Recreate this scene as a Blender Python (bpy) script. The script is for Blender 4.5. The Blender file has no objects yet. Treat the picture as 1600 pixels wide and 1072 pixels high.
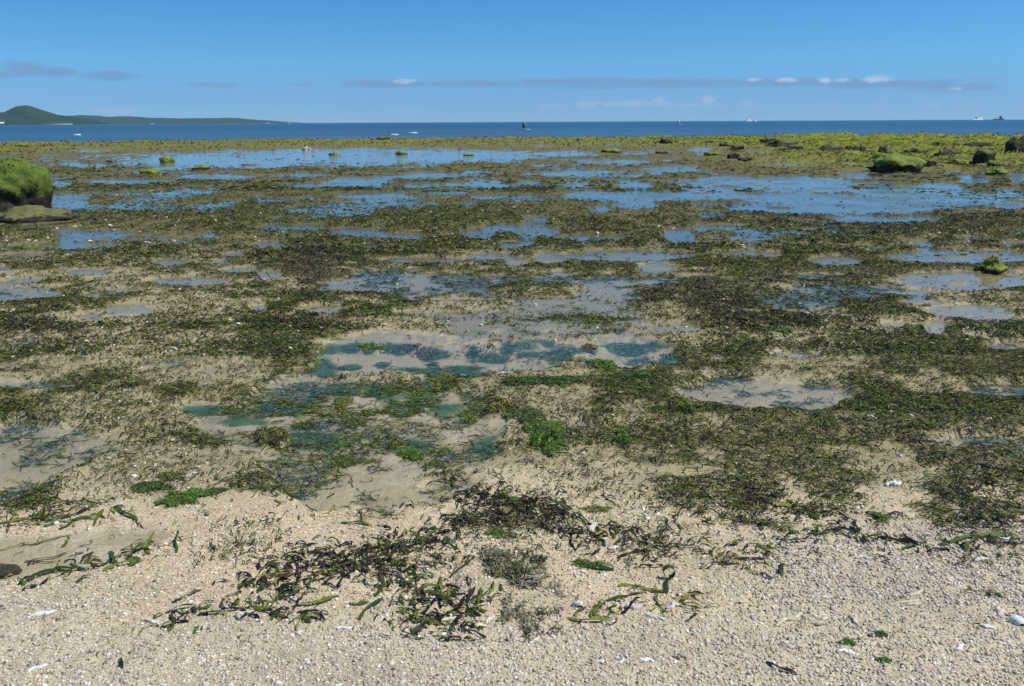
import bpy, bmesh, math, random
import numpy as np
from mathutils import Matrix, Vector
R = math.radians
rng = np.random.default_rng(7)
random.seed(7)
scene = bpy.context.scene
COL = scene.collection

# ------------------------------------------------------------------ camera, sky, sun
FPX, PITCH, ROLL, HC = 1246.0, 15.5, -0.28, 1.6          # focal length in photo pixels, tilt, roll, eye height
cam_d = bpy.data.cameras.new("camera")
cam_d.sensor_width = 36.0
cam_d.lens = 36.0 * FPX / 1600.0
cam_d.clip_start, cam_d.clip_end = 0.05, 90000.0
cam = bpy.data.objects.new("camera", cam_d)
COL.objects.link(cam)
M_CAM = Matrix.Rotation(R(90 - PITCH), 4, 'X') @ Matrix.Rotation(R(ROLL), 4, 'Z')
cam.matrix_world = Matrix.Translation((0, 0, HC)) @ M_CAM
scene.camera = cam

SUN_EL, SUN_AZ = 58.0, 105.0                              # degrees; azimuth clockwise from the view direction
sun_d = bpy.data.lights.new("sun", 'SUN')
sun_d.energy, sun_d.angle, sun_d.color = 4.4, R(0.5), (1.0, 0.95, 0.86)
sun = bpy.data.objects.new("sun", sun_d)
COL.objects.link(sun)
sv = Vector((math.sin(R(SUN_AZ)) * math.cos(R(SUN_EL)), math.cos(R(SUN_AZ)) * math.cos(R(SUN_EL)), math.sin(R(SUN_EL))))
sun.rotation_euler = sv.to_track_quat('Z', 'Y').to_euler()
scene.view_settings.view_transform = 'Standard'
scene.view_settings.look = 'None'
scene.view_settings.gamma = 1.0
scene.view_settings.exposure = 0.3

RM = np.array(M_CAM.to_3x3())
def ray(px, py):
    px, py = np.asarray(px, float), np.asarray(py, float)
    d = np.stack([(px - 800) / FPX, -(py - 536) / FPX, -np.ones_like(px + py)], -1)
    return d @ RM.T
def ground(px, py, z=0.0):
    """point of the plane at height z seen at a photo pixel"""
    d = ray(px, py)
    t = (z - HC) / np.minimum(d[..., 2], -1e-5)
    return d[..., 0] * t, d[..., 1] * t
def project(X, Y, Z=0.0):
    p = np.stack([X, Y, np.zeros_like(X) + Z - HC], -1) @ RM
    w = np.maximum(-p[..., 2], 1e-3)
    return 800 + FPX * p[..., 0] / w, 536 - FPX * p[..., 1] / w
def at_dist(px, py, D):
    """point seen at a photo pixel, D metres out along the ground"""
    d = ray(px, py)
    k = D / math.hypot(d[0], d[1])
    return Vector((d[0] * k, d[1] * k, HC + d[2] * k))
def azel(px, py):
    d = ray(px, py)
    return math.atan2(d[0], d[1]), math.atan2(d[2], math.hypot(d[0], d[1]))

# ------------------------------------------------------------------ node helpers
class NT:
    def __init__(s, tree):
        s.t = tree; s.n = tree.nodes; s.l = tree.links
    def put(s, sock, v):
        if isinstance(v, bpy.types.NodeSocket): s.l.new(v, sock)
        elif isinstance(v, (tuple, list)) and len(v) == 3 and sock.type == 'RGBA': sock.default_value = (*v, 1)
        else: sock.default_value = v
    def node(s, typ, ins=None, **kw):
        n = s.n.new(typ)
        for k, v in kw.items(): setattr(n, k, v)
        for k, v in (ins or {}).items(): s.put(n.inputs[k], v)
        return n
    def math(s, op, a, b=0.0, c=0.0, clamp=False):
        n = s.node('ShaderNodeMath', operation=op, use_clamp=clamp)
        s.put(n.inputs[0], a); s.put(n.inputs[1], b); s.put(n.inputs[2], c)
        return n.outputs[0]
    def vmath(s, op, a, b=(0, 0, 0)):
        n = s.node('ShaderNodeVectorMath', operation=op)
        s.put(n.inputs[0], a); s.put(n.inputs[1], b)
        return n.outputs[0]
    def noise(s, vec, scale, detail=4.0, rough=0.55, dist=0.0):
        return s.node('ShaderNodeTexNoise', {'Vector': vec, 'Scale': scale, 'Detail': detail, 'Roughness': rough, 'Distortion': dist})
    def ramp(s, f, stops, interp='LINEAR'):
        n = s.node('ShaderNodeValToRGB')
        cr = n.color_ramp; cr.interpolation = interp
        while len(cr.elements) < len(stops): cr.elements.new(0.5)
        for e, (p, c) in zip(cr.elements, stops):
            e.position = p
            e.color = (*c, 1) if isinstance(c, (tuple, list)) else (c, c, c, 1)
        s.put(n.inputs[0], f)
        return n.outputs[0]
    def mix(s, f, a, b, blend='MIX'):
        n = s.node('ShaderNodeMix', data_type='RGBA', blend_type=blend)
        s.put(n.inputs[0], f); s.put(n.inputs[6], a); s.put(n.inputs[7], b)
        return n.outputs[2]
    def smooth(s, v, a, b):
        n = s.node('ShaderNodeMapRange', interpolation_type='SMOOTHSTEP')
        s.put(n.inputs[0], v); n.inputs[1].default_value = a; n.inputs[2].default_value = b
        return n.outputs[0]
    def attr(s, name, out='Fac'):
        return s.node('ShaderNodeAttribute', attribute_name=name).outputs[out]
def new_mat(name):
    m = bpy.data.materials.new(name); m.use_nodes = True
    m.node_tree.nodes.clear()
    t = NT(m.node_tree)
    return m, t, t.node('ShaderNodeOutputMaterial')

# ------------------------------------------------------------------ world
world = bpy.data.worlds.new("World"); scene.world = world
world.use_nodes = True
wt = NT(world.node_tree); wt.n.clear()
w_out = wt.node('ShaderNodeOutputWorld')
gen = wt.node('ShaderNodeTexCoord').outputs['Generated']
sep = wt.node('ShaderNodeSeparateXYZ', {0: gen})
wx, wy, wz = sep.outputs
# look a little higher into the clear sky than the true elevation: the photograph's horizon air is clean and blue
zl = wt.math('ADD', wt.math('MULTIPLY', wt.math('ABSOLUTE', wz), 1.7), 0.075)
skyv = wt.vmath('NORMALIZE', wt.node('ShaderNodeCombineXYZ', {0: wx, 1: wy, 2: zl}).outputs[0])
sky = wt.node('ShaderNodeTexSky', {0: skyv}, sky_type='NISHITA', sun_disc=False, sun_elevation=R(SUN_EL), sun_rotation=R(SUN_AZ),
              air_density=1.0, dust_density=0.25, ozone_density=3.0, altitude=0.0)
el_deg = wt.math('MULTIPLY', wt.math('ARCSINE', wz), 180 / math.pi)
tint = wt.ramp(wt.math('DIVIDE', el_deg, 12.0, clamp=True), [(0.0, (0.49, 0.69, 0.86)), (0.12, (0.48, 0.74, 0.93)), (0.32, (0.48, 0.98, 1.15)), (0.65, (0.38, 0.97, 1.25)), (1.0, (0.33, 0.88, 1.24))])
skyc = wt.mix(1.0, sky.outputs[0], tint, 'MULTIPLY')
# clouds
az = wt.math('ARCTAN2', wx, wy); el = wt.math('ARCSINE', wz)
def coord(sx, sy, off=0.0):
    return wt.node('ShaderNodeCombineXYZ', {0: wt.math('MULTIPLY', az, sx), 1: wt.math('MULTIPLY', el, sy), 2: off}).outputs[0]
n_str = wt.noise(coord(30, 120), 1.0, 7, 0.68).outputs[0]
n_puf = wt.noise(coord(90, 170, 3.0), 1.0, 6, 0.66).outputs[0]
def blob(px, py, rx, ry):
    a0, e0 = azel(px, py)
    u = wt.math('MULTIPLY', wt.math('SUBTRACT', az, a0), FPX / rx)
    v = wt.math('MULTIPLY', wt.math('SUBTRACT', el, e0), FPX / ry)
    d = wt.math('ADD', wt.math('MULTIPLY', u, u), wt.math('MULTIPLY', v, v))
    return wt.math('SUBTRACT', 1.0, d, clamp=True)
def cloud_layer(lst, noise, lo, hi):
    acc = None
    for b in lst:
        k = wt.math('MULTIPLY', blob(*b[:4]), b[4])
        acc = k if acc is None else wt.math('MAXIMUM', acc, k)
    f = wt.math('MULTIPLY', wt.smooth(wt.math('ADD', acc, wt.math('MULTIPLY', wt.math('SUBTRACT', noise, 0.5), 1.9)), lo, hi), wt.smooth(acc, 0.0, 0.25))
    return f
grey = cloud_layer([(38, 108, 34, 13, 1), (92, 114, 27, 10, 1), (172, 119, 52, 8, 1), (20, 116, 40, 6, .8), (335, 133, 48, 5, .9), (470, 132, 26, 4, .8),
                    (600, 131, 100, 8, .95), (740, 131, 110, 6, .95), (900, 128, 140, 8, 1), (1060, 130, 140, 9, .95), (1240, 129, 130, 8, .95),
                    (1370, 132, 100, 8, .95), (1480, 137, 80, 8, .8), (1120, 133, 500, 6, .6)], n_str, 0.05, 0.95)
white = cloud_layer([(632, 127, 26, 6, .9), (1228, 125, 24, 5, 1.0), (1288, 126, 13, 6, .95), (1316, 125, 16, 4, .9), (1370, 124, 26, 8, 1.0), (1495, 139, 16, 4, .7), (1178, 125, 14, 4, .9)], n_puf, 0.2, 1.2)
puffs = cloud_layer([(860, 165, 40, 6, .65), (920, 163, 30, 8, .85), (985, 162, 90, 8, .8), (1030, 158, 12, 10, .9), (1108, 158, 16, 12, .95), (1168, 161, 20, 8, .75),
                     (1060, 165, 110, 5, .7), (630, 171, 60, 5, .5), (1290, 164, 60, 5, .5), (1460, 164, 14, 7, .7), (1520, 164, 30, 5, .5), (180, 173, 45, 7, .75), (300, 176, 120, 5, .45), (1380, 164, 20, 5, .5)], n_puf, 0.2, 1.2)
skyc = wt.mix(wt.math('MULTIPLY', grey, 0.62), skyc, (1.45, 2.25, 3.9))
skyc = wt.mix(wt.math('MULTIPLY', puffs, 0.75), skyc, (3.6, 4.3, 6.1))
skyc = wt.mix(wt.math('MULTIPLY', white, 0.75), skyc, (4.6, 5.5, 7.2))
bg = wt.node('ShaderNodeBackground', {0: skyc, 1: 0.10})
wt.l.new(bg.outputs[0], w_out.inputs[0])

# ------------------------------------------------------------------ numpy helpers
def _hash(ix, iy, seed):
    h = (ix * 374761393 + iy * 668265263 + seed * 974634541) & 0xFFFFFFFF
    h = ((h ^ (h >> 13)) * 1274126177) & 0xFFFFFFFF
    h ^= h >> 16
    return (h & 0xFFFF) / 65535.0
def vnoise(x, y, seed=0):
    fx, fy = np.floor(x), np.floor(y)
    ix, iy = fx.astype(np.int64), fy.astype(np.int64)
    u, v = x - fx, y - fy
    u = u * u * u * (u * (u * 6 - 15) + 10); v = v * v * v * (v * (v * 6 - 15) + 10)
    a, b = _hash(ix, iy, seed), _hash(ix + 1, iy, seed)
    c, d = _hash(ix, iy + 1, seed), _hash(ix + 1, iy + 1, seed)
    return (a + (b - a) * u) * (1 - v) + (c + (d - c) * u) * v
def fbm(x, y, wl, octv=4, seed=0, gain=0.5):
    """values about -1..1, first wavelength wl metres"""
    s = np.zeros_like(x); amp, tot = 1.0, 0.0
    ca, sa = math.cos(0.6), math.sin(0.6)
    x, y = x / wl, y / wl
    for i in range(octv):
        s += amp * (vnoise(x, y, seed + i * 17) * 2 - 1); tot += amp
        amp *= gain; x, y = (x * ca - y * sa) * 2.03 + 5.3, (x * sa + y * ca) * 2.03 + 1.7
    return s / tot * 1.5
def sstep(v, a, b):
    t = np.clip((v - a) / (b - a), 0, 1)
    return t * t * (3 - 2 * t)

def build(name, V, F, mat, attrs=None, smooth=True, parent=None):
    """one mesh object from numpy vertices and equal-sized faces (or a list of face arrays)"""
    Fs = F if isinstance(F, list) else [F]
    me = bpy.data.meshes.new(name)
    V = np.asarray(V, np.float32)
    me.vertices.add(len(V)); me.vertices.foreach_set('co', V.ravel())
    li = np.concatenate([f.ravel() for f in Fs]).astype(np.int32)
    tot = np.concatenate([np.full(len(f), f.shape[1]) for f in Fs]).astype(np.int32)
    st = np.concatenate([[0], np.cumsum(tot)[:-1]]).astype(np.int32)
    me.loops.add(len(li)); me.loops.foreach_set('vertex_index', li)
    me.polygons.add(len(tot)); me.polygons.foreach_set('loop_start', st); me.polygons.foreach_set('loop_total', tot)
    me.update(calc_edges=True)
    if smooth: me.polygons.foreach_set('use_smooth', np.ones(len(tot), bool))
    for k, a in (attrs or {}).items():
        a = np.asarray(a, np.float32)
        if a.ndim == 1:
            me.attributes.new(k, 'FLOAT', 'POINT').data.foreach_set('value', a)
        else:
            if a.shape[1] == 3: a = np.concatenate([a, np.ones((len(a), 1), np.float32)], 1)
            me.attributes.new(k, 'FLOAT_COLOR', 'POINT').data.foreach_set('color', a.ravel())
    me.materials.append(mat)
    o = bpy.data.objects.new(name, me); COL.objects.link(o)
    if parent is not None: o.parent = parent
    return o
def tag(o, label, cat, group=None):
    o['label'] = label; o['category'] = cat
    if group: o['group'] = group
    return o
def empty(name, loc, rz=0.0):
    o = bpy.data.objects.new(name, None); COL.objects.link(o)
    o.location = loc; o.rotation_euler = (0, 0, rz); o.empty_display_size = 0.2
    return o

# ------------------------------------------------------------------ where things lie on the flat (photo-traced plan)
MX, MY0, MY1 = 2, 205, 1110
gx, gy = np.meshgrid(np.arange(0, 1601, MX, dtype=float), np.arange(MY0, MY1, 1.0))
def ell_field(lst):
    f = np.full(gx.shape, -3.0)
    for e in lst:
        cx, cy, rx, ry = e[:4]
        f = np.maximum(f, 1 - np.sqrt(((gx - cx) / rx) ** 2 + ((gy - cy) / ry) ** 2))
    return f
def poly_field(poly, soft):
    """signed distance to a polygon in pixels / soft"""
    P = np.array(poly, float); ins = np.zeros(gx.shape, bool); dm = np.full(gx.shape, 1e9)
    for i in range(len(P)):
        (x0, y0), (x1, y1) = P[i], P[(i + 1) % len(P)]
        ex, ey = x1 - x0, y1 - y0
        t = np.clip(((gx - x0) * ex + (gy - y0) * ey) / (ex * ex + ey * ey), 0, 1)
        dm = np.minimum(dm, (gx - x0 - t * ex) ** 2 + (gy - y0 - t * ey) ** 2)
        c = ((y0 > gy) != (y1 > gy)) & (gx < ex * (gy - y0) / (ey if ey else 1e-9) + x0)
        ins ^= c
    return np.where(ins, 1, -1) * np.sqrt(dm) / soft
def sample(G, px, py):
    """bilinear lookup; beyond the frame's sides the plan is mirrored"""
    m = np.mod(px, 3200.0); m = np.where(m > 1600, 3200 - m, m) / MX
    q = np.clip(py - MY0, 0, G.shape[0] - 1.001); m = np.clip(m, 0, G.shape[1] - 1.001)
    i, j = m.astype(int), q.astype(int); u, v = m - i, q - j
    return (G[j, i] * (1 - u) + G[j, i + 1] * u) * (1 - v) + (G[j + 1, i] * (1 - u) + G[j + 1, i + 1] * u) * v

POOLS = [(135,234,40,3),(135,259,38,3),(300,252,100,11),(195,284,55,4),(335,277,55,4),(93,288,18,5),(105,318,28,12),(300,300,40,3),
 (560,242,190,13),(430,254,40,5),(760,243,60,6),(466,275,42,3),(560,285,45,6),(478,290,28,3),(680,275,70,4),(655,291,32,4),(750,288,55,6),
 (605,308,52,5),(671,317,18,3),(500,340,18,4),(800,242,30,7),(880,240,50,4),(965,253,45,3),(1097,233,18,4),(957,226,18,2),(847,228,18,2),
 (910,271,72,6),(1050,265,40,4),(820,286,22,4),(893,289,28,4),(987,291,28,7),(980,305,80,8),(1140,291,70,11),(1195,260,12,3),(937,328,20,4),
 (993,321,30,5),(1175,326,32,6),(840,343,16,4),(1240,259,40,5),(1344,272,35,6),(1260,291,80,13),(1420,312,110,24),(1330,318,130,16),(1521,280,22,6),
 (1592,276,12,8),(1575,320,40,7),(1449,268,10,4),(1490,268,12,4),
 (145,370,70,9),(100,362,20,5),(105,386,90,6),(40,400,25,4),(265,411,28,6),(135,426,34,6),(295,441,55,7),(35,440,32,6),(47,455,34,6),(192,455,34,5),
 (143,463,18,6),(375,424,26,5),(203,487,45,11),(325,581,32,7),(8,420,12,4),(55,602,70,9),
 (455,357,42,5),(560,364,36,7),(625,370,35,5),(422,384,26,5),(747,368,24,7),(785,357,22,6),(795,384,12,6),(655,408,60,5),(770,402,35,6),(585,386,22,4),
 (500,485,35,7),(650,490,34,5),(405,483,15,7),(425,430,18,6),(725,470,50,3),
 (835,362,35,9),(815,382,22,5),(928,373,48,5),(1063,369,24,10),(1172,361,14,4),(1100,380,45,3),(860,405,24,9),(808,410,20,7),(980,401,85,9),(1025,421,30,9),
 (1160,397,38,5),(1090,432,30,4),(1380,344,80,6),(1208,399,14,5),(1258,384,12,4),(1307,409,32,8),(1500,402,105,10),(1442,383,20,6),(1530,374,30,4),
 (1585,363,18,4),(1585,383,18,4),(1500,442,105,13),(1440,473,42,6),(1510,487,60,11),(1560,500,50,6),(1395,509,22,6),(1462,514,16,12),(1533,527,22,5),
 (1573,543,30,8),(1250,556,52,10),(1250,533,14,4),(1550,612,70,13),(1530,690,80,10),(900,665,22,9),(340,640,64,15),(1120,560,20,6)]
P_small = ell_field(POOLS)
P_big = np.maximum.reduce([
 poly_field([(492,556),(540,530),(640,520),(740,514),(850,506),(960,520),(1040,535),(1072,560),(1050,580),(950,585),(870,588),(800,592),(720,588),(640,590),(560,592),(490,582)], 50),
 poly_field([(300,650),(345,628),(420,608),(470,590),(620,585),(720,600),(770,600),(770,640),(830,650),(890,645),(920,670),(880,690),(800,690),(765,720),(740,745),(680,770),(600,792),(500,798),(420,770),(380,730),(330,700)], 60),
 poly_field([(1030,602),(1100,592),(1200,590),(1300,602),(1352,625),(1300,640),(1200,648),(1120,645),(1060,630)], 30),
 poly_field([(-40,668),(80,662),(170,668),(235,682),(170,722),(100,748),(40,772),(-40,778)], 40),
 poly_field([(-40,850),(100,826),(200,820),(285,817),(290,848),(240,872),(150,892),(60,905),(-40,915)], 32)])
LAND = [(830,622,58,13),(850,760,120,22),(425,685,30,14),(240,712,60,14),(640,500,60,6),(710,606,20,7)]
POOLF = np.maximum(np.clip(P_small, -3, 1), np.clip(P_big, -3, 1.0)) 
POOLF = np.minimum(POOLF, -ell_field(LAND) * 1.2 + 0.15)
CLEAR = np.maximum(poly_field([(500,556),(545,534),(640,524),(740,518),(850,510),(960,524),(1035,538),(1062,560),(1045,575),(950,580),(870,584),(800,586),(720,582),(640,585),(560,586),(500,578)], 38), -3)
GREENBED = ell_field([(680,548,26,13),(676,570,11,12),(738,547,14,16),(792,540,16,17),(880,550,50,26),(830,549,32,6),(1040,538,30,12),(945,572,28,13),(505,572,26,20),
 (547,568,20,5),(598,565,16,6),(580,592,26,12),(660,590,24,12),(820,520,40,6),(620,540,40,9),(880,597,110,11),(700,575,60,7),(1000,560,30,8),(560,610,60,14),(630,640,50,16),(330,640,60,10),(620,620,80,20),(780,690,60,16),(520,545,30,10),(1050,560,26,14),(760,585,80,6),(970,540,50,9),(730,520,50,6),(835,535,60,10),(720,572,50,8),(900,565,60,16),(560,540,40,8),(770,555,30,8),(1000,545,40,10),(640,575,40,8),(440,640,60,12),(700,640,50,16),(500,690,70,16),(640,700,60,16),(380,660,60,12)])
DENS = ell_field([(1480,830,120,24),(1300,845,80,18),(150,800,110,22),(330,810,50,18),(1560,730,80,60),(1330,770,120,30),(1200,830,60,16),(1570,820,60,30),(1080,775,60,24),(30,770,60,30),(420,760,90,26),(120,720,130,40),(60,650,80,14),(60,800,120,30),(260,720,120,36),(400,700,110,40),(430,640,120,30),(700,690,90,50),(1100,640,60,16),(1450,780,160,40),(1180,740,160,30),(1050,700,80,40),(100,690,120,20),(200,330,130,16),(380,330,150,20),(620,330,200,20),(520,410,140,34),(420,470,90,24),(440,520,70,20),(450,560,60,28),(760,440,110,20),(1060,450,130,36),
 (1180,480,120,40),(1320,460,140,34),(1400,420,160,30),(1250,420,120,24),(1480,560,130,40),(1330,540,110,16),(1130,560,70,20),(980,600,90,30),(1000,640,90,24),(1430,640,110,30),(1540,650,60,30),
 (1180,700,120,34),(1280,680,60,30),(1380,690,90,20),(1500,720,100,18),(120,470,110,20),(60,510,70,12),(60,560,80,20),(150,600,120,16),(300,610,90,14),(560,690,150,60),(600,640,110,40),
 (480,730,90,40),(680,720,80,40),(300,700,110,20),(160,740,60,14),(850,680,60,30),(760,640,60,20),(1000,700,60,30),(1240,790,110,24),(1400,790,80,12),(1540,770,60,30),(1330,350,200,22),(1500,345,120,14),(700,380,120,14),(900,430,110,16),(640,460,60,14)])
BARE = ell_field([(1190,620,170,26),(1240,560,30,8),(60,740,60,12),(130,850,90,10),(70,402,90,8),(100,432,90,5),(330,415,40,7),(270,372,60,8),(280,470,100,13),(140,500,130,10),(230,532,110,14),(150,565,110,13),(330,560,70,14),(330,596,70,9),
 (130,648,110,9),(620,506,70,9),(850,472,110,5),(950,488,120,5),(1020,507,70,7),(1100,522,80,11),(1210,530,110,7),(1300,590,120,8),(1440,598,90,8),(830,622,60,12),(1120,672,60,8),
 (1300,707,50,8),(1390,738,80,9),(850,765,140,26),(1060,742,90,12),(380,702,50,9),(930,332,90,8),(1100,364,70,8),(1250,448,60,6),(1400,500,60,5),(720,395,60,5),(430,800,120,24),(210,790,60,12)])
DARKF = ell_field([(1100,470,130,34),(1300,450,140,34),(480,420,120,50),(480,500,80,24),(1200,500,150,24),(60,520,80,20),(200,720,140,22),(1450,700,130,30),(1220,800,100,30),(780,810,110,40),(580,880,200,60),(330,970,120,30),(980,860,90,24),(1540,790,60,60),(1470,856,140,14),(1350,330,250,40)])

def plan(X, Y, coarse=False):
    """height and cover of the flat at ground points"""
    X, Y = np.asarray(X, float), np.asarray(Y, float)
    d = np.hypot(X, Y)
    px, py = project(X, Y)
    py = np.where(Y > 0.3, py, 1100.0)
    n_a = fbm(X, Y, 1.6, 5, 3, 0.6); n_b = fbm(X, Y, 0.45, 4, 11, 0.6); n_c = fbm(X, Y, 5.0, 4, 23, 0.55)
    near = sstep(d, 9.0, 3.2)
    wob = n_a * (1 - near) + n_b * near
    pf = sample(POOLF, px, py) + 0.42 * wob + 0.22 * n_b + .20 * sstep(py, 335, 355) * sstep(py, 570, 540) + sstep(py, 355, 315) * sstep(py, 226, 236) * (0.26 + 0.55 * n_a + 0.35 * fbm(X * .6, Y, .8, 4, 63))
    far = sstep(d, 12.0, 40.0)
    # shallow wet hollows everywhere between the traced pools
    hol = sstep(-n_a - 0.2 * n_c + .22 * sstep(py, 350, 325) * sstep(py, 232, 250) + .07 * sstep(py, 560, 520), 0.34, 0.62) * sstep(py, 790, 700) * (0.35 + 0.65 * sstep(d, 4.5, 8.0)) * sstep(d, 60, 45)
    pool = sstep(pf, -0.10, 0.30)
    land = 0.020 + 0.010 * n_b + 0.013 * n_a + 0.006 * far * (0.6 + n_c)
    z = land * (1 - hol * 0.9) - 0.012 * hol
    n_f = fbm(X, Y, 0.16, 4, 71, 0.6)
    clear = sstep(sample(CLEAR, px, py) + .5 * n_b + .4 * n_f, 0.0, 0.4)
    thin = -0.0065 - 0.008 * n_b - 0.007 * n_f - 0.006 * n_a
    z = z * (1 - pool) + pool * (thin * (1 - clear) + clear * (-0.030 - 0.008 * n_b))
    # beach in front
    bch = sstep(py, 740, 900)
    bch *= 1 - pool
    z = z + bch * (0.012 + 0.008 * n_a) + 0.03 * sstep(d, 3.2, 1.6)
    # raised reef crest along the open sea and the rocky spur on one side
    wav = 3.5 * fbm(X, np.zeros_like(X), 22.0, 3, 41)
    crest = sstep(d + wav, 52, 74)
    spur = sstep(px, 1060, 1330) * sstep(py, 276, 246)
    z = z + crest * (0.05 + 0.10 * np.clip(n_c * .7 + n_a * 0.8, -0.6, 1.5)) + spur * (0.10 + 0.26 * np.clip(n_a + 0.5 * n_c, -0.4, 1.3)) * (1 - 0.5 * pool)
    edge = sstep(d + wav * 1.3, 86, 97)
    z = z * (1 - edge) - 2.6 * edge
    z = z + 0.0035 * fbm(X, Y, 0.045, 3, 57) * sstep(d, 7.0, 2.5) * (1 - 0.6 * pool)
    dens = sample(DENS, px, py); bare = sample(BARE, px, py)
    base = (0.43 + .10 * sstep(py, 580, 520)) * sstep(py, 238, 300) * sstep(py, 750 + 55 * np.maximum(sstep(px, 850, 1050), sstep(px, 200, 330) * sstep(px, 800, 700)), 600 + 90 * np.maximum(sstep(px, 850, 1050), sstep(px, 200, 330) * sstep(px, 800, 700)))
    base = base * (1 - 0.45 * sstep(px, 460, 330) * sstep(py, 380, 450))
    gd = base + (0.55 + .2 * sstep(py, 560, 640)) * sstep(dens, -0.3, 0.5) + 0.5 * n_a + 0.85 * n_b + 0.75 * n_f - 0.75 * sstep(bare + 0.35 * n_b + .2 * n_f, -0.15, 0.5)
    gd = np.clip(gd, 0.03, 1) * sstep(py, 225, 250) * sstep(py, 875, 815) * (1 - .8 * pool * sstep(py, 360, 330)) * (1 - .72 * pool * sstep(py, 560, 520))
    gd = np.where(py > 340, gd * .35 + .65 * sstep(gd, .30, .85), gd)
    gbed = sstep(sample(GREENBED, px, py) + 0.40 * n_b + .3 * n_f, 0.0, 0.35)
    gd = gd * (1 - clear) + clear * gbed * 0.8
    gd = gd * (1 - spur * 0.8)
    gd = np.maximum(gd, .75 * sstep(py, 246, 262) * sstep(py, 350, 320) * (pool < .5) * sstep(n_a * .5 + n_b, -.7, .2))
    green = np.clip(sstep(d + wav, 46, 66) * (.45 + .3 * n_a + .4 * sstep(px, 700, 1250)) + 0.9 * spur, 0, 1)
    dark = sstep(sample(DARKF, px, py) + 0.3 * n_b, -0.1, 0.5)
    return dict(z=z, pool=np.maximum(pool, hol * 0.8), pf=pf, dens=gd, green=green, dark=dark, gbed=gbed * np.maximum(clear, pool), bch=sstep(py + 30 * n_b, 700, 800), grit=np.clip(np.maximum.reduce([sstep(py + 25 * n_b, 950, 1015), sstep(px, 1080, 1280) * sstep(py + 25 * n_b, 770, 860), sstep(px, 300, 60) * sstep(py + 20 * n_b, 890, 960)]), 0, 1), clear=np.maximum(clear, .8 * pool * sstep(py, 440, 540)), px=px, py=py, d=d)

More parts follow.
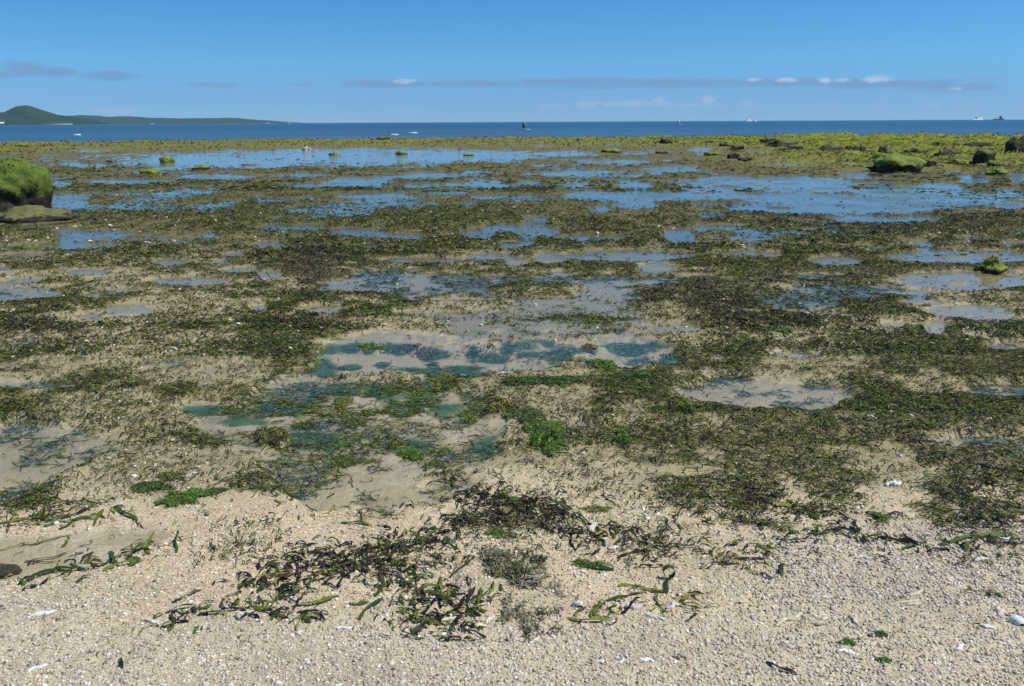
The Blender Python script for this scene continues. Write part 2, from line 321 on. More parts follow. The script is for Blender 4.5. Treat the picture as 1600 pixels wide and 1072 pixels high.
# ------------------------------------------------------------------ ground sheet
def mat_ground():
    m, t, out = new_mat("reef_flat_sand")
    P = t.node('ShaderNodeNewGeometry').outputs['Position']
    n1 = t.noise(P, 14.0, 6, 0.65).outputs[0]; n2 = t.noise(P, 2.3, 5, 0.6).outputs[0]; n3 = t.noise(P, 60.0, 4, 0.6).outputs[0]
    v1 = t.node('ShaderNodeTexVoronoi', {'Vector': P, 'Scale': 190.0, 'Randomness': 1.0})
    v2 = t.node('ShaderNodeTexVoronoi', {'Vector': P, 'Scale': 420.0})
    g1 = t.node('ShaderNodeSeparateColor', {0: v1.outputs['Color']}).outputs
    g2 = t.node('ShaderNodeSeparateColor', {0: v2.outputs['Color']}).outputs
    grain = t.ramp(g1[0], [(0.0, (.17, .135, .09)), (.22, (.34, .27, .18)), (.5, (.45, .37, .255)), (.75, (.50, .43, .31)), (.93, (.60, .54, .44)), (1, (.72, .69, .62))])
    grain = t.mix(0.45, grain, t.ramp(g2[1], [(0, (.18, .14, .10)), (.4, (.42, .34, .235)), (.8, (.52, .43, .30)), (1, (.66, .61, .52))]))
    grain = t.mix(t.math('MULTIPLY', t.attr('grit'), .28), grain, t.ramp(g1[1], [(0, (.20, .18, .155)), (.35, (.40, .365, .32)), (.7, (.52, .485, .44)), (1, (.72, .70, .67))]))
    patch = t.ramp(n2, [(.3, (.75, .725, .655)), (.5, (.975, .95, .84)), (.7, (1.09, 1.065, .975))])
    sand = t.mix(1.0, grain, patch, 'MULTIPLY')
    # silty algal film of the flat
    film = t.ramp(n1, [(.25, (.085, .08, .04)), (.45, (.165, .15, .075)), (.6, (.27, .24, .13)), (.75, (.38, .34, .20))])
    film = t.mix(t.ramp(n3, [(.35, 0.0), (.7, 0.6)]), film, (.13, .125, .05))
    bch = t.attr('bch')
    col = t.mix(bch, t.mix(0.6, sand, film), sand)
    dens = t.attr('dens')
    turf = t.ramp(t.math('ADD', t.math('MULTIPLY', t.noise(P, 34.0, 5, 0.65).outputs[0], .55), t.math('MULTIPLY', t.noise(P, 1.7, 6, 0.7).outputs[0], .45)), [(.34, (.026, .028, .012)), (.47, (.062, .060, .024)), (.60, (.115, .10, .042)), (.74, (.25, .205, .11))])
    col = t.mix(t.math('MULTIPLY', dens, 0.85, clamp=True), col, turf)
    # yellow-green weed on the reef crest, browner bare patches between
    gcol = t.ramp(t.noise(P, 1.1, 6, 0.68).outputs[0], [(.3, (.10, .08, .03)), (.43, (.14, .13, .026)), (.55, (.155, .19, .016)), (.72, (.22, .26, .024))])
    col = t.mix(t.math('MULTIPLY', t.attr('green'), t.smooth(n2, .25, .5)), col, gcol)
    bed = t.ramp(n1, [(.3, (.014, .055, .024)), (.55, (.032, .105, .036)), (.75, (.07, .15, .045))])
    silt = t.ramp(n2, [(.3, (.34, .30, .225)), (.7, (.44, .385, .295))])
    col = t.mix(t.math('MULTIPLY', t.attr('clear'), t.math('ADD', .45, t.math('MULTIPLY', n2, .5))), col, t.mix(.35, silt, grain))
    col = t.mix(t.math('MULTIPLY', t.attr('gbed'), 0.9), col, bed)
    wet = t.attr('wet')
    wetc = t.mix(1.0, col, (.84, .83, .80), 'MULTIPLY')
    col = t.mix(wet, col, wetc)
    b1 = t.node('ShaderNodeBump', {'Strength': 0.35, 'Distance': 0.003, 'Height': t.math('ADD', v1.outputs['Distance'], t.math('MULTIPLY', n3, 0.6))})
    b2 = t.node('ShaderNodeBump', {'Strength': 0.5, 'Distance': 0.03, 'Height': n1, 'Normal': b1.outputs[0]})
    rough = t.math('SUBTRACT', 0.9, t.math('MULTIPLY', wet, 0.45))
    b = t.node('ShaderNodeBsdfPrincipled', {'Base Color': col, 'Roughness': rough, 'Specular IOR Level': t.math('ADD', 0.03, t.math('MULTIPLY', wet, 0.3)), 'Normal': b2.outputs[0]})
    t.l.new(b.outputs[0], out.inputs[0])
    return m
rows_py = np.concatenate([np.linspace(210.4, 225, 60, endpoint=False), np.arange(225, 300, 0.55), np.arange(300, 460, 0.9), np.arange(460, 1100, 1.5), np.linspace(1100, 2400, 60)])
def row_dist(py):
    a = np.arctan((py - 536) / FPX) + R(PITCH)
    return HC / np.tan(a)
rd = row_dist(rows_py)
rd = np.concatenate([[170, 140, 120, 110, 104, 100], rd[rd < 98]])
cols = np.concatenate([np.linspace(-1500, -60, 260, endpoint=False), np.arange(-60, 1660, 2.0), np.linspace(1660, 3100, 260)])
slant = rd * math.cos(R(PITCH)) + HC * math.sin(R(PITCH))
GX = (cols[None, :] - 800) / FPX * slant[:, None]
GY = np.repeat(rd[:, None], len(cols), 1)
pl = plan(GX.ravel(), GY.ravel())
nr, nc = GX.shape
idx = np.arange(nr * nc).reshape(nr, nc)
F = np.stack([idx[1:, :-1], idx[1:, 1:], idx[:-1, 1:], idx[:-1, :-1]], -1).reshape(-1, 4)
wet = sstep(pl['z'], 0.016, 0.0) * sstep(pl['d'], 1.8, 2.6)
g = build('ground', np.stack([GX.ravel(), GY.ravel(), pl['z']], -1), F, mat_ground(),
          {'wet': wet, 'dens': np.maximum(pl['dens'] * (1 - .5 * sstep(pl['py'], 380, 480)), .95 * sstep(pl['py'], 450, 350) * (1 - .3 * pl['green'])), 'green': pl['green'], 'bch': pl['bch'], 'gbed': pl['gbed'], 'grit': pl['grit'], 'clear': pl['clear']})
g['kind'] = 'structure'
def hz(X, Y): return plan(X, Y)['z']

# ------------------------------------------------------------------ water in the pools and the open sea
def mat_pool():
    m, t, out = new_mat("pool_water")
    P = t.node('ShaderNodeNewGeometry').outputs['Position']
    st = t.vmath('MULTIPLY', P, (0.55, 1.0, 1.0))
    h = t.math('ADD', t.noise(st, 9.0, 3, 0.5).outputs[0], t.math('MULTIPLY', t.noise(st, 30.0, 2, 0.5).outputs[0], 0.35))
    calm = t.smooth(t.noise(P, 0.8, 2, 0.5).outputs[0], .35, .7)
    bmp = t.node('ShaderNodeBump', {'Strength': t.math('ADD', 0.15, t.math('MULTIPLY', calm, 0.5)), 'Distance': 0.012, 'Height': h})
    fr = t.node('ShaderNodeFresnel', {'IOR': 1.333, 'Normal': bmp.outputs[0]})
    tr = t.node('ShaderNodeBsdfTransparent', {0: (.935, .96, .935)})
    gl = t.node('ShaderNodeBsdfGlossy', {'Color': (1, 1, 1), 'Roughness': 0.03, 'Normal': bmp.outputs[0]})
    mx = t.node('ShaderNodeMixShader', {0: fr.outputs[0], 1: tr.outputs[0], 2: gl.outputs[0]})
    t.l.new(mx.outputs[0], out.inputs[0])
    return m
def mat_sea():
    m, t, out = new_mat("sea_water")
    P = t.node('ShaderNodeNewGeometry').outputs['Position']
    st = t.vmath('MULTIPLY', P, (0.35, 1.0, 1.0))
    big = t.noise(st, 0.035, 5, 0.6).outputs[0]; w1 = t.noise(st, 0.5, 4, 0.6).outputs[0]; w2 = t.noise(st, 2.2, 3, 0.6).outputs[0]
    dist = t.node('ShaderNodeVectorMath', {0: P}, operation='LENGTH').outputs['Value']
    nearf = t.smooth(dist, 330, 110)
    deep = t.ramp(big, [(.3, (.002, .020, .050)), (.5, (.004, .032, .070)), (.7, (.006, .048, .088))])
    shal = t.ramp(t.noise(st, 0.06, 5, 0.65).outputs[0], [(.32, (.018, .034, .062)), (.45, (.030, .055, .085)), (.58, (.025, .085, .115)), (.7, (.07, .12, .14))])
    col = t.mix(t.math('MULTIPLY', nearf, 0.85), deep, shal)
    b1 = t.node('ShaderNodeBump', {'Strength': 0.9, 'Distance': 0.5, 'Height': w1})
    b2 = t.node('ShaderNodeBump', {'Strength': 0.8, 'Distance': 0.12, 'Height': w2, 'Normal': b1.outputs[0]})
    b = t.node('ShaderNodeBsdfPrincipled', {'Base Color': col, 'Roughness': 0.22, 'IOR': 1.333, 'Specular IOR Level': 0.06, 'Normal': b2.outputs[0]})
    t.l.new(b.outputs[0], out.inputs[0])
    return m
def sheet(name, xs, ys, z, mat):
    xs, ys = np.array(xs, float), np.array(ys, float)
    a, b = np.meshgrid(xs, ys)
    n, k = a.shape
    i = np.arange(n * k).reshape(n, k)
    F = np.stack([i[:-1, :-1], i[:-1, 1:], i[1:, 1:], i[1:, :-1]], -1).reshape(-1, 4)
    o = build(name, np.stack([a.ravel(), b.ravel(), np.full(a.size, z)], -1), F, mat, smooth=False)
    o['kind'] = 'structure'
    return o
sheet('pool_water', [-110, 110], [2.2, 70], 0.0, mat_pool())
sheet('sea', np.linspace(-60000, 60000, 25), [78, 400, 2000, 8000, 20000, 45000, 75000], -0.30, mat_sea())

# ------------------------------------------------------------------ leaves and blades
def mat_leaf(name, rough=0.5, spec=0.18):
    m, t, out = new_mat(name)
    c = t.attr('tint', 'Color')
    P = t.node('ShaderNodeNewGeometry').outputs['Position']
    n = t.noise(P, 90.0, 4, 0.6).outputs[0]
    col = t.mix(1.0, c, t.ramp(n, [(.25, .62), (.5, 1.0), (.75, 1.45)]), 'MULTIPLY')
    bmp = t.node('ShaderNodeBump', {'Strength': 0.35, 'Distance': 0.003, 'Height': n})
    b = t.node('ShaderNodeBsdfPrincipled', {'Base Color': col, 'Roughness': rough, 'Specular IOR Level': spec, 'Normal': bmp.outputs[0]})
    tl = t.node('ShaderNodeBsdfTranslucent', {0: col})
    mx = t.node('ShaderNodeMixShader', {0: 0.22, 1: b.outputs[0], 2: tl.outputs[0]})
    t.l.new(mx.outputs[0], out.inputs[0])
    return m
M_LEAF = mat_leaf("seagrass_leaf")
PAL = np.array([(.125, .135, .020), (.055, .095, .014), (.030, .055, .012), (.075, .060, .020), (.034, .023, .018), (.020, .013, .021), (.19, .19, .03), (.26, .21, .09)])
def palette(dark, n, green=0.0):
    """leaf colours: olive, greens, browns, the purple-black of dried wrack"""
    p = np.tile([.17, .22, .20, .12, .14, .08, .055, .015], (n, 1))
    pd = np.array([.07, .07, .12, .16, .26, .30, .01, .01]); pg = np.array([.30, .36, .16, .03, .01, .0, .13, .01])
    d = np.clip(np.asarray(dark) + np.zeros(n), 0, 1)[:, None]; gq = np.clip(np.asarray(green) + np.zeros(n), 0, 1)[:, None]
    p = p * (1 - d) + pd * d; p = p * (1 - gq) + pg * gq
    c = np.cumsum(p, 1); r = rng.random((n, 1)) * c[:, -1:]
    k = np.minimum((r > c).sum(1), 7)
    return PAL[k] * rng.uniform(.75, 1.3, (n, 1)) * rng.uniform(.92, 1.08, (n, 3))
def leaves(X, Y, ang, L, W, arc, curl, roll, tint, seg=5, limit=None, lift=0.003):
    """vertex and face arrays of N bent ribbons that follow the ground"""
    n = len(X); s = np.linspace(0, 1, seg + 1)
    a = ang[:, None] + curl[:, None] * (s[None, :] - .5) + .25 * np.sin(s[None, :] * 7 + (X * 91)[:, None])
    st = (L / seg)[:, None]
    cx = np.cumsum(np.cos(a) * st, 1) ; cy = np.cumsum(np.sin(a) * st, 1)
    cx = cx - cx.mean(1, keepdims=True) + X[:, None]; cy = cy - cy.mean(1, keepdims=True) + Y[:, None]
    zg = plan(cx.ravel(), cy.ravel())['z'].reshape(cx.shape)
    ph = rng.uniform(.6, 1.6, n)[:, None]
    z = zg + lift + arc[:, None] * np.sin(np.pi * s[None, :] ** ph)
    if limit is not None: z = np.where(zg < -0.004, np.minimum(z, limit[:, None]), z)
    wprof = np.sqrt(np.clip(1 - np.abs(2 * s - .92) ** 3.2, 0.02, 1)) * (0.75 + .25 * np.sin(s * 9 + 1))
    w = W[:, None] * wprof[None, :] * .5
    r = roll[:, None] + 0.7 * np.sin(s[None, :] * 4 + (Y * 77)[:, None]) * np.minimum(1, np.abs(roll[:, None]) + .3)
    sx, sy, sz = -np.sin(a) * np.cos(r), np.cos(a) * np.cos(r), np.sin(r)
    sw = np.abs(sz) * w
    A = np.stack([cx + sx * w, cy + sy * w, z + sz * w + sw * .8], -1); B = np.stack([cx - sx * w, cy - sy * w, z - sz * w + sw * .8], -1)
    V = np.stack([A, B], 2).reshape(-1, 3)
    k = 2 * (seg + 1)
    j = np.arange(seg) * 2
    q = np.stack([j, j + 1, j + 3, j + 2], -1)
    F = (np.arange(n)[:, None, None] * k + q[None]).reshape(-1, 4)
    shade = 1 + .35 * (s - .5)[None, :] * rng.choice([-1, 1], n)[:, None]
    T = (tint[:, None, None, :] * shade[:, :, None, None]).repeat(2, 2).reshape(-1, 3)
    return V, F, T
def scatter(n, x0, x1, y0, y1, power):
    px, py = rng.uniform(x0, x1, n), rng.uniform(y0, y1, n)
    X, Y = ground(px, py)
    p = plan(X, Y)
    keep = rng.random(n) < np.clip(p['dens'], 0, 1) ** power
    return X[keep], Y[keep], {k: v[keep] for k, v in p.items()}
parts = []
off = 0
def add_leaves(*a, **k):
    global off
    V, F, T = leaves(*a, **k)
    parts.append((V, F + off, T)); off += len(V)
for (n, x0, x1, y0, y1, pw, L0, L1, W0, W1, arc0, arc1, seg) in [
        (52000, -300, 1900, 228, 300, 1.1, .12, .28, .022, .045, .012, .04, 3),
        (70000, -300, 1900, 292, 400, 1.1, .06, .15, .011, .024, .012, .045, 4),
        (70000, -250, 1850, 395, 520, 1.25, .04, .11, .007, .014, .006, .028, 4),
        (40000, -200, 1800, 515, 650, 1.4, .035, .12, .0045, .009, .004, .020, 5),
        (24000, -150, 1750, 645, 880, 1.4, .03, .12, .004, .0085, .003, .018, 6)]:
    X, Y, p = scatter(n, x0, x1, y0, y1, pw)
    k = len(X)
    if not k: continue
    ang = rng.normal(0, .95, k) + np.where(rng.random(k) < .5, 0, np.pi)
    dry = 1 - p['pool']
    tint = palette(p['dark'] * .85, k, np.clip(p['pool'] * .7 + p['gbed'] * .5, 0, 1))
    add_leaves(X, Y, ang, rng.uniform(L0, L1, k), rng.uniform(W0, W1, k), rng.uniform(arc0, arc1, k) * (.35 + .65 * dry), rng.normal(0, 1.3, k), rng.normal(0, .55, k), tint,
               seg=seg, limit=np.where(rng.random(k) < .6, .006, -.001) * np.ones(k))
for (n, y0, y1, L0, L1, W0, W1, seg) in [(46000, 285, 420, .04, .10, .012, .028, 2), (72000, 400, 560, .02, .06, .007, .015, 3), (36000, 540, 700, .015, .05, .005, .011, 3), (19000, 690, 900, .012, .05, .004, .009, 4), (1800, 860, 1060, .008, .03, .003, .006, 3)]:
    px, py = rng.uniform(-250, 1850, n), rng.uniform(y0, y1, n)
    X, Y = ground(px, py); p = plan(X, Y)
    kp = rng.random(n) < np.clip(.80 - p['pool'] - .62 * p['bch'] + .6 * fbm(X, Y, .35, 4, 5), .015, 1)
    X, Y = X[kp], Y[kp]; k = len(X)
    add_leaves(X, Y, rng.uniform(0, 6.28, k), rng.uniform(L0, L1, k), rng.uniform(W0, W1, k), rng.uniform(.002, .018, k), rng.normal(0, 1.5, k), rng.normal(0, .7, k), palette(.45 * rng.random(k) + .6 * p['dark'][kp], k), seg=seg)
V = np.concatenate([p[0] for p in parts]); F = np.concatenate([p[1] for p in parts]); T = np.concatenate([p[2] for p in parts])
o = build('seagrass', V, F, M_LEAF, {'tint': T}); o['kind'] = 'stuff'; o['label'] = 'olive and dark seagrass lying over the exposed reef flat'

# low yellow-green weed on the crest and the spur
px, py = rng.uniform(-400, 2000, 60000), 210.5 + 62 * rng.random(60000) ** 1.25
X, Y = ground(px, py); p = plan(X, Y)
kp = (rng.random(len(X)) < np.clip(p['green'] * 1.2, .10, 1) * (1 - .9 * p['pool'])) & (p['z'] > .0) & (p['d'] < 95)
X, Y, dd = X[kp], Y[kp], p['d'][kp]; gq = p['green'][kp]; k = len(X)
c = np.array([(.155, .195, .018), (.115, .145, .018), (.17, .155, .03), (.13, .10, .035), (.05, .058, .018)])
cn = np.clip(fbm(X, Y, 2.5, 4, 91) * .5 + .58 - .2 * sstep(px[kp], 900, 1250) + rng.normal(0, .22, k), 0, .999)
ci = np.clip((cn * 5).astype(int), 0, 4); ci = np.where((gq < .5) & (ci < 2), ci + 2, ci)
V, F, T = leaves(X, Y, rng.normal(0, .8, k), rng.uniform(.06, .22, k), rng.uniform(.05, .12, k) * (dd / 60), rng.uniform(.02, .09, k), rng.normal(0, 1, k), rng.normal(0, .9, k), c[ci] * rng.uniform(.7, 1.25, (k, 1)), seg=3)
o = build('crest_weed', V, F, M_LEAF, {'tint': T}); o['kind'] = 'stuff'; o['label'] = 'yellow-green and brown weed over the reef crest'

# ---- single leaves lying on the sand in front
ZONES = [  # name of the place, its leaves' label, polyline, spread, count, darkness, greenness
 ('dark wrack ridge', 'purple-black dried seagrass leaf in the long wrack ridge curving over the sand', [(385,930),(430,905),(480,885),(545,880),(600,865),(690,850),(750,815),(790,805),(850,800),(885,820),(872,842)], 16, 470, 1.0, 0),
 ('upper wrack tangle', 'dark curled seagrass leaf in the tangle at the top of the wrack ridge', [(715,772),(770,790),(840,800)], 17, 170, 1.0, 0),
 ('inner wrack row', 'short dark seagrass leaf in the row inside the bend of the ridge', [(430,945),(500,912),(565,900),(640,885)], 14, 130, .9, .1),
 ('heart of the wrack', 'broad dark seagrass leaf in the thickest heap beside the grey weed mound', [(570,885),(640,925),(680,945),(740,962),(700,985),(640,985)], 28, 250, .85, .25),
 ('ridge foot', 'dark seagrass leaf scattered at the pale sandy foot of the wrack', [(250,990),(320,975),(400,970),(450,978),(500,975)], 14, 70, .9, .1),
 ('right wrack arc', 'thin dark seagrass leaf in the arc beyond the ring-curled leaf', [(900,848),(960,845),(1010,855),(1060,872)], 14, 110, .9, .15),
 ('green leaves by the mound', 'green seagrass leaf strewn between the grey weed mound and the bare gravel', [(890,985),(950,970),(1000,955),(1060,960),(1100,975)], 14, 34, .4, .6),
 ('slope leaves', 'dark seagrass leaf in the band crossing the gravel slope under the meadow', [(1100,790),(1180,792),(1240,802),(1300,820),(1335,832)], 20, 120, .75, .25),
 ('thin drift line', 'dark seagrass leaf in the thin drift line across the coarse gravel', [(1190,862),(1270,846),(1400,852),(1470,866),(1600,852)], 14, 110, .8, .2),
 ('side heap', 'dark green seagrass leaf in the heap at the gravel edge below the far wet patch', [(1495,755),(1550,780),(1600,805)], 30, 150, .6, .4),
 ('green leaves at pool', 'green seagrass leaf fallen along the bank of the front corner pool', [(-10,835),(60,815),(130,808),(215,805)], 16, 50, .25, .8),
 ('pool rim leaves', 'dark green seagrass leaf along the lower rim of the front corner pool', [(20,905),(100,885),(200,872),(280,862)], 15, 50, .45, .5),
 ('middle wisps', 'small seagrass wisp on the bare sand bank beside the meadow', [(330,760),(380,780),(540,815),(640,790),(720,780)], 16, 26, .7, .3),
 ('sand wisps', 'small green seagrass wisp on the bare sand above the drift line', [(1000,800),(1080,830),(1130,870),(1220,890)], 24, 26, .5, .5)]
HAND = [ # x0,y0,x1,y1,width in photo pixels, curl, darkness, greenness, zone
 (460,968,532,950,12,.3,0,1,3),(545,963,576,959,9,.5,.3,.8,3),(562,986,598,952,9,-.4,0,1,3),(474,975,485,996,9,.6,.9,0,4),(254,997,298,987,6,.1,1,0,4),(272,956,317,938,8,.5,1,0,4),
 (262,973,306,964,6,.2,1,0,4),(312,980,351,977,6,.2,.9,.1,4),(422,992,441,972,8,.3,.7,.3,4),(704,917,735,890,5,0,.9,.1,3),(746,978,733,934,9,-1.2,.5,.5,3),(626,996,651,974,7,.4,.3,.7,3),
 (655,1002,672,984,8,-.8,.2,.8,3),(600,925,590,895,9,.5,.9,.1,3),(590,948,602,925,10,.3,.3,.7,3),(660,935,700,930,8,.2,.1,.9,3),
 (905,895,958,904,13,.3,0,1,6),(965,930,1016,936,6,-.2,.2,.8,6),(928,963,986,945,8,.4,.1,.9,6),(985,943,1040,940,9,-.3,.3,.7,6),(1038,944,1046,916,9,.2,.0,1,6),
 (1064,954,1092,944,10,.3,.1,.9,6),(888,984,952,991,8,.2,.2,.8,6),(972,976,994,958,8,.9,.6,.4,6),(1054,960,1096,976,6,-.3,.7,.2,6),(930,977,942,952,10,.5,.1,.9,6),(1015,897,1036,897,6,1.3,.8,.1,6),
 (968,881,1006,871,7,-.3,.9,.1,5),(1034,882,1052,864,6,.2,.9,.1,5),(985,836,1010,842,6,1.0,.8,0,5),(1005,848,1035,860,7,.8,.9,0,5),(890,848,897,878,8,.2,1,0,5),(902,815,922,830,6,0,.3,.7,5),
 (1118,888,1162,893,7,.5,.2,.8,8),(1146,885,1197,884,8,.1,.6,.4,8),(1130,866,1153,857,10,.4,0,1,13),(1219,893,1222,911,7,.1,.8,.2,8),(1180,864,1202,882,8,-.2,.9,.1,8),(1374,853,1432,866,11,.2,.4,.6,8),
 (1470,864,1580,850,9,.3,.7,.3,8),(1540,862,1590,866,9,.4,.7,.2,8),(1380,815,1410,812,8,.2,.6,.3,7),(1192,790,1244,803,8,.3,.2,.8,7),(1244,803,1280,822,9,-.2,.2,.8,7),(1360,815,1376,823,12,.2,.1,.9,7),
 (0,826,46,817,7,.4,.2,.9,10),(58,819,102,804,8,.5,.1,1,10),(94,832,132,811,8,-.4,.2,.8,10),(148,828,161,803,10,.4,.3,.7,10),(180,799,217,822,8,-.5,.1,1,10),(100,815,140,800,8,.2,.4,.6,10),
 (0,858,52,849,6,.4,.1,.9,10),(48,852,114,836,6,-.6,.2,.8,10),(40,877,106,865,5,.8,.3,.7,10),(98,855,112,843,7,.4,.1,.9,10),(80,889,137,898,10,-.4,.3,.8,11),(134,882,147,864,7,.5,.1,.9,11),
 (184,890,171,864,7,.3,.1,.9,11),(190,861,227,845,6,.6,.2,.8,11),(204,887,216,858,8,-.5,.2,.8,11),(234,874,236,834,7,-1.0,.1,.9,11),(276,872,279,836,5,.4,.1,.9,11),(250,863,302,844,5,.3,.2,.8,11),
 (28,906,92,890,8,.5,.1,.9,11),(98,902,162,886,7,-.3,.1,.9,11),(164,899,228,884,8,.2,.7,.3,11),(64,921,112,899,7,.3,.2,.8,11),(36,931,62,922,12,1.3,.1,.9,11),(120,918,142,908,6,.2,.7,.3,11),
 (1196,1056,1242,1076,8,.2,1,0,8),(1505,938,1570,946,5,.3,.5,.4,9),(1540,940,1565,948,9,.2,.8,.1,9),(1508,985,1540,992,6,.4,.4,.5,9),(190,1050,196,1066,7,.2,.4,.4,4),(560,806,580,834,5,.5,.3,.7,12),(535,826,578,831,7,.2,.1,.9,12)]
cand = []   # (area, zone, x, y, ang, L, W, arc, curl, roll, tint)
for (x0, y0, x1, y1, w, cu, dk, gr, zn) in HAND:
    X, Y = ground(np.array([x0, x1]), np.array([y0, y1]))
    d = math.hypot(X.mean(), Y.mean() ) ; sl = math.hypot(d, HC)
    cand.append((1e6, zn, X.mean(), Y.mean(), math.atan2(Y[1] - Y[0], X[1] - X[0]), math.hypot(X[1] - X[0], Y[1] - Y[0]) * 1.08, w * sl / FPX * .85, rng.uniform(.003, .014), cu, rng.normal(0, .3), palette(dk, 1, gr)[0]))
for zi, (nm, lab, pts, spread, cnt, dk, gr) in enumerate(ZONES):
    P = np.array(pts, float); seg = np.hypot(*np.diff(P, axis=0).T); cum = np.concatenate([[0], np.cumsum(seg)])
    for _ in range(cnt):
        t = rng.uniform(0, cum[-1]); k = min(np.searchsorted(cum, t, 'right') - 1, len(seg) - 1); u = (t - cum[k]) / seg[k]
        q = P[k] + (P[k + 1] - P[k]) * u + rng.normal(0, spread, 2) * (1, .75)
        X, Y = ground(q[0], q[1]); sl = math.hypot(X, Y, HC)
        along = math.atan2(*(np.array(ground(*P[k + 1])) - np.array(ground(*P[k])))[::-1])
        L = rng.gamma(3.2, .011) + .018; W = rng.uniform(.006, .015)
        cand.append((L * W / sl ** 2, zi, float(X), float(Y), along + rng.normal(0, 1.0), L, W, rng.uniform(.002, .014), rng.normal(0, 1.2), rng.normal(0, .45), palette(dk, 1, gr)[0]))
cand.sort(key=lambda c: -c[0])
for c in cand[:290]:
    _, zi, x, y, a, L, W, arc, cu, ro, tn = c
    V, F, T = leaves(np.array([x]), np.array([y]), np.array([a]), np.array([L]), np.array([W]), np.array([arc]), np.array([cu]), np.array([ro]), tn[None], seg=9, limit=np.array([.006]), lift=.004)
    ctr = np.array([x, y, hz(np.array([x]), np.array([y]))[0]])
    o = build('seagrass_leaf', V - ctr, F, M_LEAF, {'tint': T}); o.location = ctr
    tag(o, ZONES[zi][1], 'seagrass leaf', 'leaves: ' + ZONES[zi][0])
rest = cand[290:]
if rest:
    A = [np.array([c[i] for c in rest]) for i in range(2, 11)]
    V, F, T = leaves(A[0], A[1], A[2], A[3], A[4], A[5], A[6], A[7], A[8], seg=7, lift=.003)
    o = build('leaf_litter', V, F, M_LEAF, {'tint': T}); o['kind'] = 'stuff'; o['label'] = 'loose small seagrass litter among the larger leaves on the sand'

# ------------------------------------------------------------------ gravel
ICO_V, ICO_F = None, None
def icosphere(sub):
    bm = bmesh.new(); bmesh.ops.create_icosphere(bm, subdivisions=sub, radius=1.0)
    bm.verts.ensure_lookup_table()
    V = np.array([v.co[:] for v in bm.verts]); F = np.array([[v.index for v in f.verts] for f in bm.faces]); bm.free()
    return V, F
def mat_stone():
    m, t, out = new_mat("coral_grain")
    c = t.attr('tint', 'Color')
    P = t.node('ShaderNodeNewGeometry').outputs['Position']
    n = t.noise(P, 260.0, 4, 0.6).outputs[0]
    col = t.mix(1.0, c, t.ramp(n, [(.25, .70), (.5, 1.0), (.75, 1.15)]), 'MULTIPLY')
    b = t.node('ShaderNodeBsdfPrincipled', {'Base Color': col, 'Roughness': 0.75, 'Specular IOR Level': 0.3, 'Normal': t.node('ShaderNodeBump', {'Strength': .5, 'Distance': .002, 'Height': n}).outputs[0]})
    t.l.new(b.outputs[0], out.inputs[0])
    return m
M_STONE = mat_stone()
STONE = np.array([(.50, .42, .30), (.43, .345, .235), (.56, .50, .40), (.36, .30, .22), (.46, .35, .26), (.66, .62, .55), (.22, .18, .13), (.10, .085, .065), (.40, .37, .31), (.47, .32, .21)])
def stones(n, x0, x1, y0, y1, s0, s1, sink=.35, keep=None, flat=(.5, .9)):
    iv, jf = icosphere(1)
    px, py = rng.uniform(x0, x1, n), rng.uniform(y0, y1, n)
    X, Y = ground(px, py); p = plan(X, Y)
    ok = rng.random(n) < keep(p) if keep else np.ones(n, bool)
    X, Y, z = X[ok], Y[ok], p['z'][ok]; n = len(X)
    sz = s0 + (s1 - s0) * rng.random(n) ** 3.2
    el = rng.uniform(.8, 1.9, n); fl = rng.uniform(*flat, n); a = rng.uniform(0, 6.28, n)
    jit = 1 + rng.normal(0, .16, (n, len(iv)))
    v = iv[None] * jit[..., None]
    vx, vy, vz = v[..., 0] * el[:, None], v[..., 1], v[..., 2] * fl[:, None]
    tl = rng.normal(0, .35, n)[:, None]
    vz, vx = vz * np.cos(tl) + vx * np.sin(tl), vx * np.cos(tl) - vz * np.sin(tl)
    c, s = np.cos(a)[:, None], np.sin(a)[:, None]
    S = sz[:, None] * .5
    V = np.stack([X[:, None] + (vx * c - vy * s) * S, Y[:, None] + (vx * s + vy * c) * S, z[:, None] + (vz + (fl[:, None] - 2 * fl[:, None] * sink)) * S], -1).reshape(-1, 3)
    F = (np.arange(n)[:, None, None] * len(iv) + jf[None]).reshape(-1, 3)
    k = rng.choice(len(STONE), n, p=[.22, .20, .14, .10, .08, .08, .06, .02, .06, .04])
    gg = (p['grit'][ok] * .22)[:, None]; sc = STONE[k]
    T = ((sc * (1 - gg) + gg * (sc.mean(1, keepdims=True) * np.array([1.04, .99, .95]))) * rng.uniform(.8, 1.15, (n, 1))).repeat(len(iv), 0)
    return V, F, T
SV, SF, ST, so = [], [], [], 0
for args in [(62000, -150, 1750, 960, 1180, .0020, .011), (56000, -150, 1750, 830, 960, .0026, .0125), (20000, -120, 1720, 730, 830, .0035, .013), (11000, -100, 1700, 560, 730, .005, .020), (9500, -100, 1700, 390, 560, .008, .034), (6000, -100, 1700, 280, 390, .015, .06)]:
    if args[3] < 1961: kf = lambda p: (.45 + .55 * p['grit']) * np.clip((1 - p['pool']) * (.35 + .65 * p['bch']) * (1 - .3 * p['dens']), 0, 1) + .2 * (p['py'] < 560) * (1 - p['pool'])
    else: kf = None
    v, f, tt = stones(*args, keep=kf)
    SV.append(v); SF.append(f + so); ST.append(tt); so += len(v)
def band(p):
    X, Y = ground(p['px'], p['py'])
    return np.clip(fbm(X, Y * 1.6, .5, 4, 131) * 1.6 - .25, 0, 1) * (1 - p['pool'])
for args in [(2600, -150, 1750, 830, 1180, .009, .022), (3000, -100, 1700, 640, 830, .010, .028)]:
    v, f, tt = stones(*args, keep=band, sink=.45)
    SV.append(v); SF.append(f + so); ST.append(tt); so += len(v)
